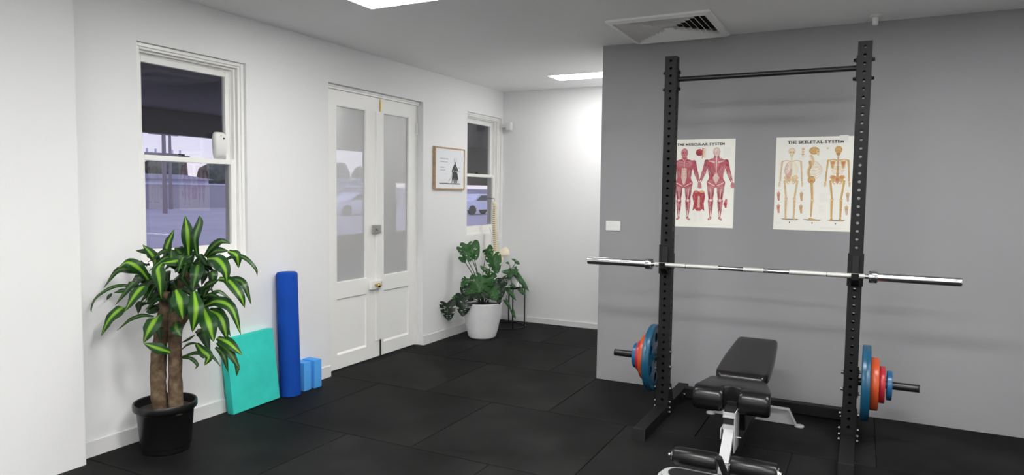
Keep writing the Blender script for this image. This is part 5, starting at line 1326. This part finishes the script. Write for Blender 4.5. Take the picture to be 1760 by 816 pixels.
for i, (b_, t_, w_) in enumerate(MONST):
    B_, T_ = Vector(b_)-MP, Vector(t_)-MP
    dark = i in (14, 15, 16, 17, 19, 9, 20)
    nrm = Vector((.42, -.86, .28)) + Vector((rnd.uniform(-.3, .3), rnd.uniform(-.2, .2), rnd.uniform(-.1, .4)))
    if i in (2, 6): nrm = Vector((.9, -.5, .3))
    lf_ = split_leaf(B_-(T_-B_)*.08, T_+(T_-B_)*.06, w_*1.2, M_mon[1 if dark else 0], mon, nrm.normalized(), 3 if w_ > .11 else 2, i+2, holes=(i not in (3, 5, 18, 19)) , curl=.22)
    if i in (3, 5, 18, 19): pass
    s0 = Vector((rnd.uniform(-.05, .05), rnd.uniform(-.05, .05), .34))
    mid = (s0+B_)/2+Vector((0, 0, .05 if B_.z < .6 else 0))+Vector((B_.x-s0.x, B_.y-s0.y, 0))*(-.12)
    bm = bmesh.new(); tube(bm, catmull([s0, mid, B_], 10), .0042, 8); link_mesh('leaf_stalk', bm, M_petiole, mon, True)

# ------------------------------------------------------------------ side table with trailing plant
TP = Vector((-3.545, 6.83, 0))
tb = empty('side_table', TP, 'round side table with white top and black ring base in the far corner', 'side table')
bm = bmesh.new(); lathe(bm, [(.212, .0), (.226, .0), (.226, .012), (.212, .012)], 56, closed=True); link_mesh('base_ring', bm, M_steel2, tb)
for k, a in enumerate((-.75, .15, 1.9, 3.2)):
    bm = bmesh.new(); x_, y_ = .219*cos(a), .219*sin(a); tube(bm, [(x_, y_, .006), (x_, y_, .455)], .0075, 10); link_mesh('leg', bm, M_steel2, tb, True)
bm = bmesh.new(); lathe(bm, [(.212, .443), (.228, .443), (.228, .468), (.224, .468), (.224, .455), (.212, .455)], 56, closed=True); link_mesh('rim', bm, M_steel2, tb)
bm = bmesh.new(); lathe(bm, [(0, .455), (.2235, .455), (.2235, .471), (0, .471)], 56); link_mesh('table_top', bm, M_plast, tb)
VP = Vector((-3.43, 6.75, .471))
vn = empty('trailing_plant', VP, 'small trailing plant in a white ribbed pot on the side table', 'potted plant')
bm = bmesh.new()
lathe(bm, [(0, 0), (.046, 0), (.050, .004), (.053, .03), (.051, .034), (.055, .06), (.053, .064), (.057, .09), (.055, .094), (.058, .116), (.054, .118), (.050, .10), (0, .10)], 36)
link_mesh('pot', bm, M_ceram, vn, True, .5)
bm = bmesh.new(); lathe(bm, [(.051, .103), (0, .106)], 24); link_mesh('soil', bm, M_soil, vn)
for i, (b_, t_, w_) in enumerate(VINE):
    B_, T_ = Vector(b_)-VP, Vector(t_)-VP
    nrm = (Vector((.42, -.86, .35))+Vector((rnd.uniform(-.3, .3), 0, rnd.uniform(0, .3)))).normalized()
    split_leaf(B_, T_, w_*.95, M_vine if i != 5 else M_mon[0], vn, nrm, 0, i, holes=False, curl=.3)
s0 = Vector((0, 0, .10))
def vstalk(*p):
    bm = bmesh.new(); tube(bm, catmull([Vector(q)-VP if abs(q[1]) > 2 else Vector(q) for q in p], 12), .0028, 7); link_mesh('stem', bm, M_petiole, vn, True)
o3 = (0, 0, .10)
vstalk(o3, (-3.43, 6.76, .66), VINE[0][0]); vstalk(o3, (-3.44, 6.75, .66), VINE[2][0]); vstalk(o3, (-3.45, 6.73, .69), VINE[11][0])
vstalk(o3, VINE[5][0]); vstalk(o3, (-3.38, 6.70, .62), VINE[3][0]); vstalk(o3, (-3.38, 6.68, .61), VINE[6][0], VINE[7][0]); vstalk(o3, (-3.40, 6.65, .64), VINE[13][0], VINE[8][0])
vstalk(VINE[13][0], VINE[9][0], VINE[10][0]); vstalk(VINE[12][0], (-3.37, 6.72, .66), o3)

# ------------------------------------------------------------------ spine model hanging by the far window
SO = Vector((-3.660, 6.755, 1.36))
spn = empty('spine_model', SO, 'bone coloured model spine with pelvis hanging beside the far window', 'anatomical model')
def spath(t):
    """centre line from neck (t=0) to sacrum (t=1), 0.57 m long"""
    z = -.555*t
    return Vector((.012*sin(t*3)-.0, -.012-.036*sin(pi*min(1, t*1.15))*1.0+.020*t, z))
NV = 24
for k in range(NV):
    t = (k+.5)/NV; p = spath(t); tn = (spath(t+.02)-spath(t-.02)).normalized(); sc_ = .55+.45*t; rr = .025*sc_; hh = .0086*(.8+.35*t)
    b = bmesh.new(); lathe(b, [(0, -hh), (rr, -hh), (rr*.82, -hh*.3), (rr*.82, hh*.3), (rr, hh), (0, hh)], 16)
    # spinous and transverse processes point back to the wall side and sideways
    box(b, -.003*sc_, .003*sc_, -.060*sc_, -rr*.8, -.011, .003, .001)
    box(b, -.040*sc_, .040*sc_, -rr*1.15, -rr*.7, -.003, .003, .001)
    q = tn.to_track_quat('-Z', 'Y').to_matrix().to_4x4()
    rot = Matrix.Rotation(radians(105), 4, 'Z')
    bmesh.ops.transform(b, matrix=Matrix.Translation(p) @ rot, verts=b.verts)
    link_mesh('vertebra', b, M_bone, spn, True, .7)
    b = bmesh.new(); lathe(b, [(0, -.0035), (rr*.86, -.0035), (rr*.86, .0035), (0, .0035)], 14)
    bmesh.ops.transform(b, matrix=Matrix.Translation(spath((k+1)/NV)), verts=b.verts); link_mesh('disc', b, M_disc, spn)
bm = bmesh.new(); b = bmesh.new(); bmesh.ops.create_uvsphere(b, u_segments=16, v_segments=10, radius=.032)
for v in b.verts: v.co = Vector((v.co.x*.9, v.co.y*.8, v.co.z*.75+.002))
bmesh.ops.translate(b, vec=(.0, -.012, .012), verts=b.verts); merge(bm, b); link_mesh('skull_base', bm, M_bone, spn, True)
# sacrum
bm = bmesh.new()
for k in range(5): 
    b = bmesh.new(); rr = .034-.0055*k; lathe(b, [(0, -.012), (rr*.8, -.012), (rr, 0), (rr*.85, .012), (0, .012)], 16)
    for v in b.verts: v.co.y *= .55
    bmesh.ops.transform(b, matrix=Matrix.Translation(spath(1)+Vector((.01+.004*k, .010+.006*k, -.012-.021*k))), verts=b.verts); merge(bm, b)
link_mesh('sacrum', bm, M_bone, spn, True)
# hip bones: curved flaring blades with the ring of the socket below
def hip(s):
    bm = bmesh.new(); n, m_ = 14, 6; g = []
    for i in range(n+1):
        a = pi*(.02+.96*i/n)
        row = []
        for j in range(m_+1):
            q = j/m_; R_ = .022+.08*q*(.75+.25*sin(a))
            x = s*(.032+.055*q*q*.9+.028*q); y = -R_*cos(a)*.95; z = .0+R_*sin(a)*.95
            row.append(bm.verts.new((x, y, z)))
        g.append(row)
    for i in range(n):
        for j in range(m_): bm.faces.new((g[i][j], g[i+1][j], g[i+1][j+1], g[i][j+1]))
    e = bmesh.ops.extrude_face_region(bm, geom=list(bm.faces)); bmesh.ops.translate(bm, vec=(s*.006, 0, -.003), verts=[v for v in e['geom'] if isinstance(v, bmesh.types.BMVert)])
    tube(bm, [(s*.052, .0, .0), (s*.058, -.012, -.035), (s*.045, -.012, -.075), (s*.022, -.03, -.09), (s*.004, -.05, -.075)], [.016, .017, .013, .010, .011], 10)
    tube(bm, [(s*.055, .01, -.02), (s*.03, -.05, -.03), (s*.004, -.05, -.055)], [.014, .009, .010], 10)
    bmesh.ops.transform(bm, matrix=Matrix.Translation(spath(1)+Vector((.02, .02, -.015))) @ Matrix.Rotation(radians(62), 4, 'Z'), verts=bm.verts)
    link_mesh('hip_bone', bm, M_bone, spn, True, 1.0)
hip(-1); hip(1)
bm = bmesh.new(); tube(bm, [(0, -.012, .03), (0, -.012, .07)], .0018, 6); tube(bm, [(0, -.012, .07), (-.07, -.010, .075), (-.134, -.005, .075)], .0025, 8)
link_mesh('hanging_hook', bm, M_zinc, spn)
bm = bmesh.new(); tube(bm, [(XW+.006, 6.93, .10), (XW+.006, 6.93, 1.02), (XW+.006, 6.90, 1.06), (XW+.004, 6.88, 1.10)], .006, 8)
tag(link_mesh('wall_cable', bm, M_base), 'white cable running down the wall below the far window', 'cable')
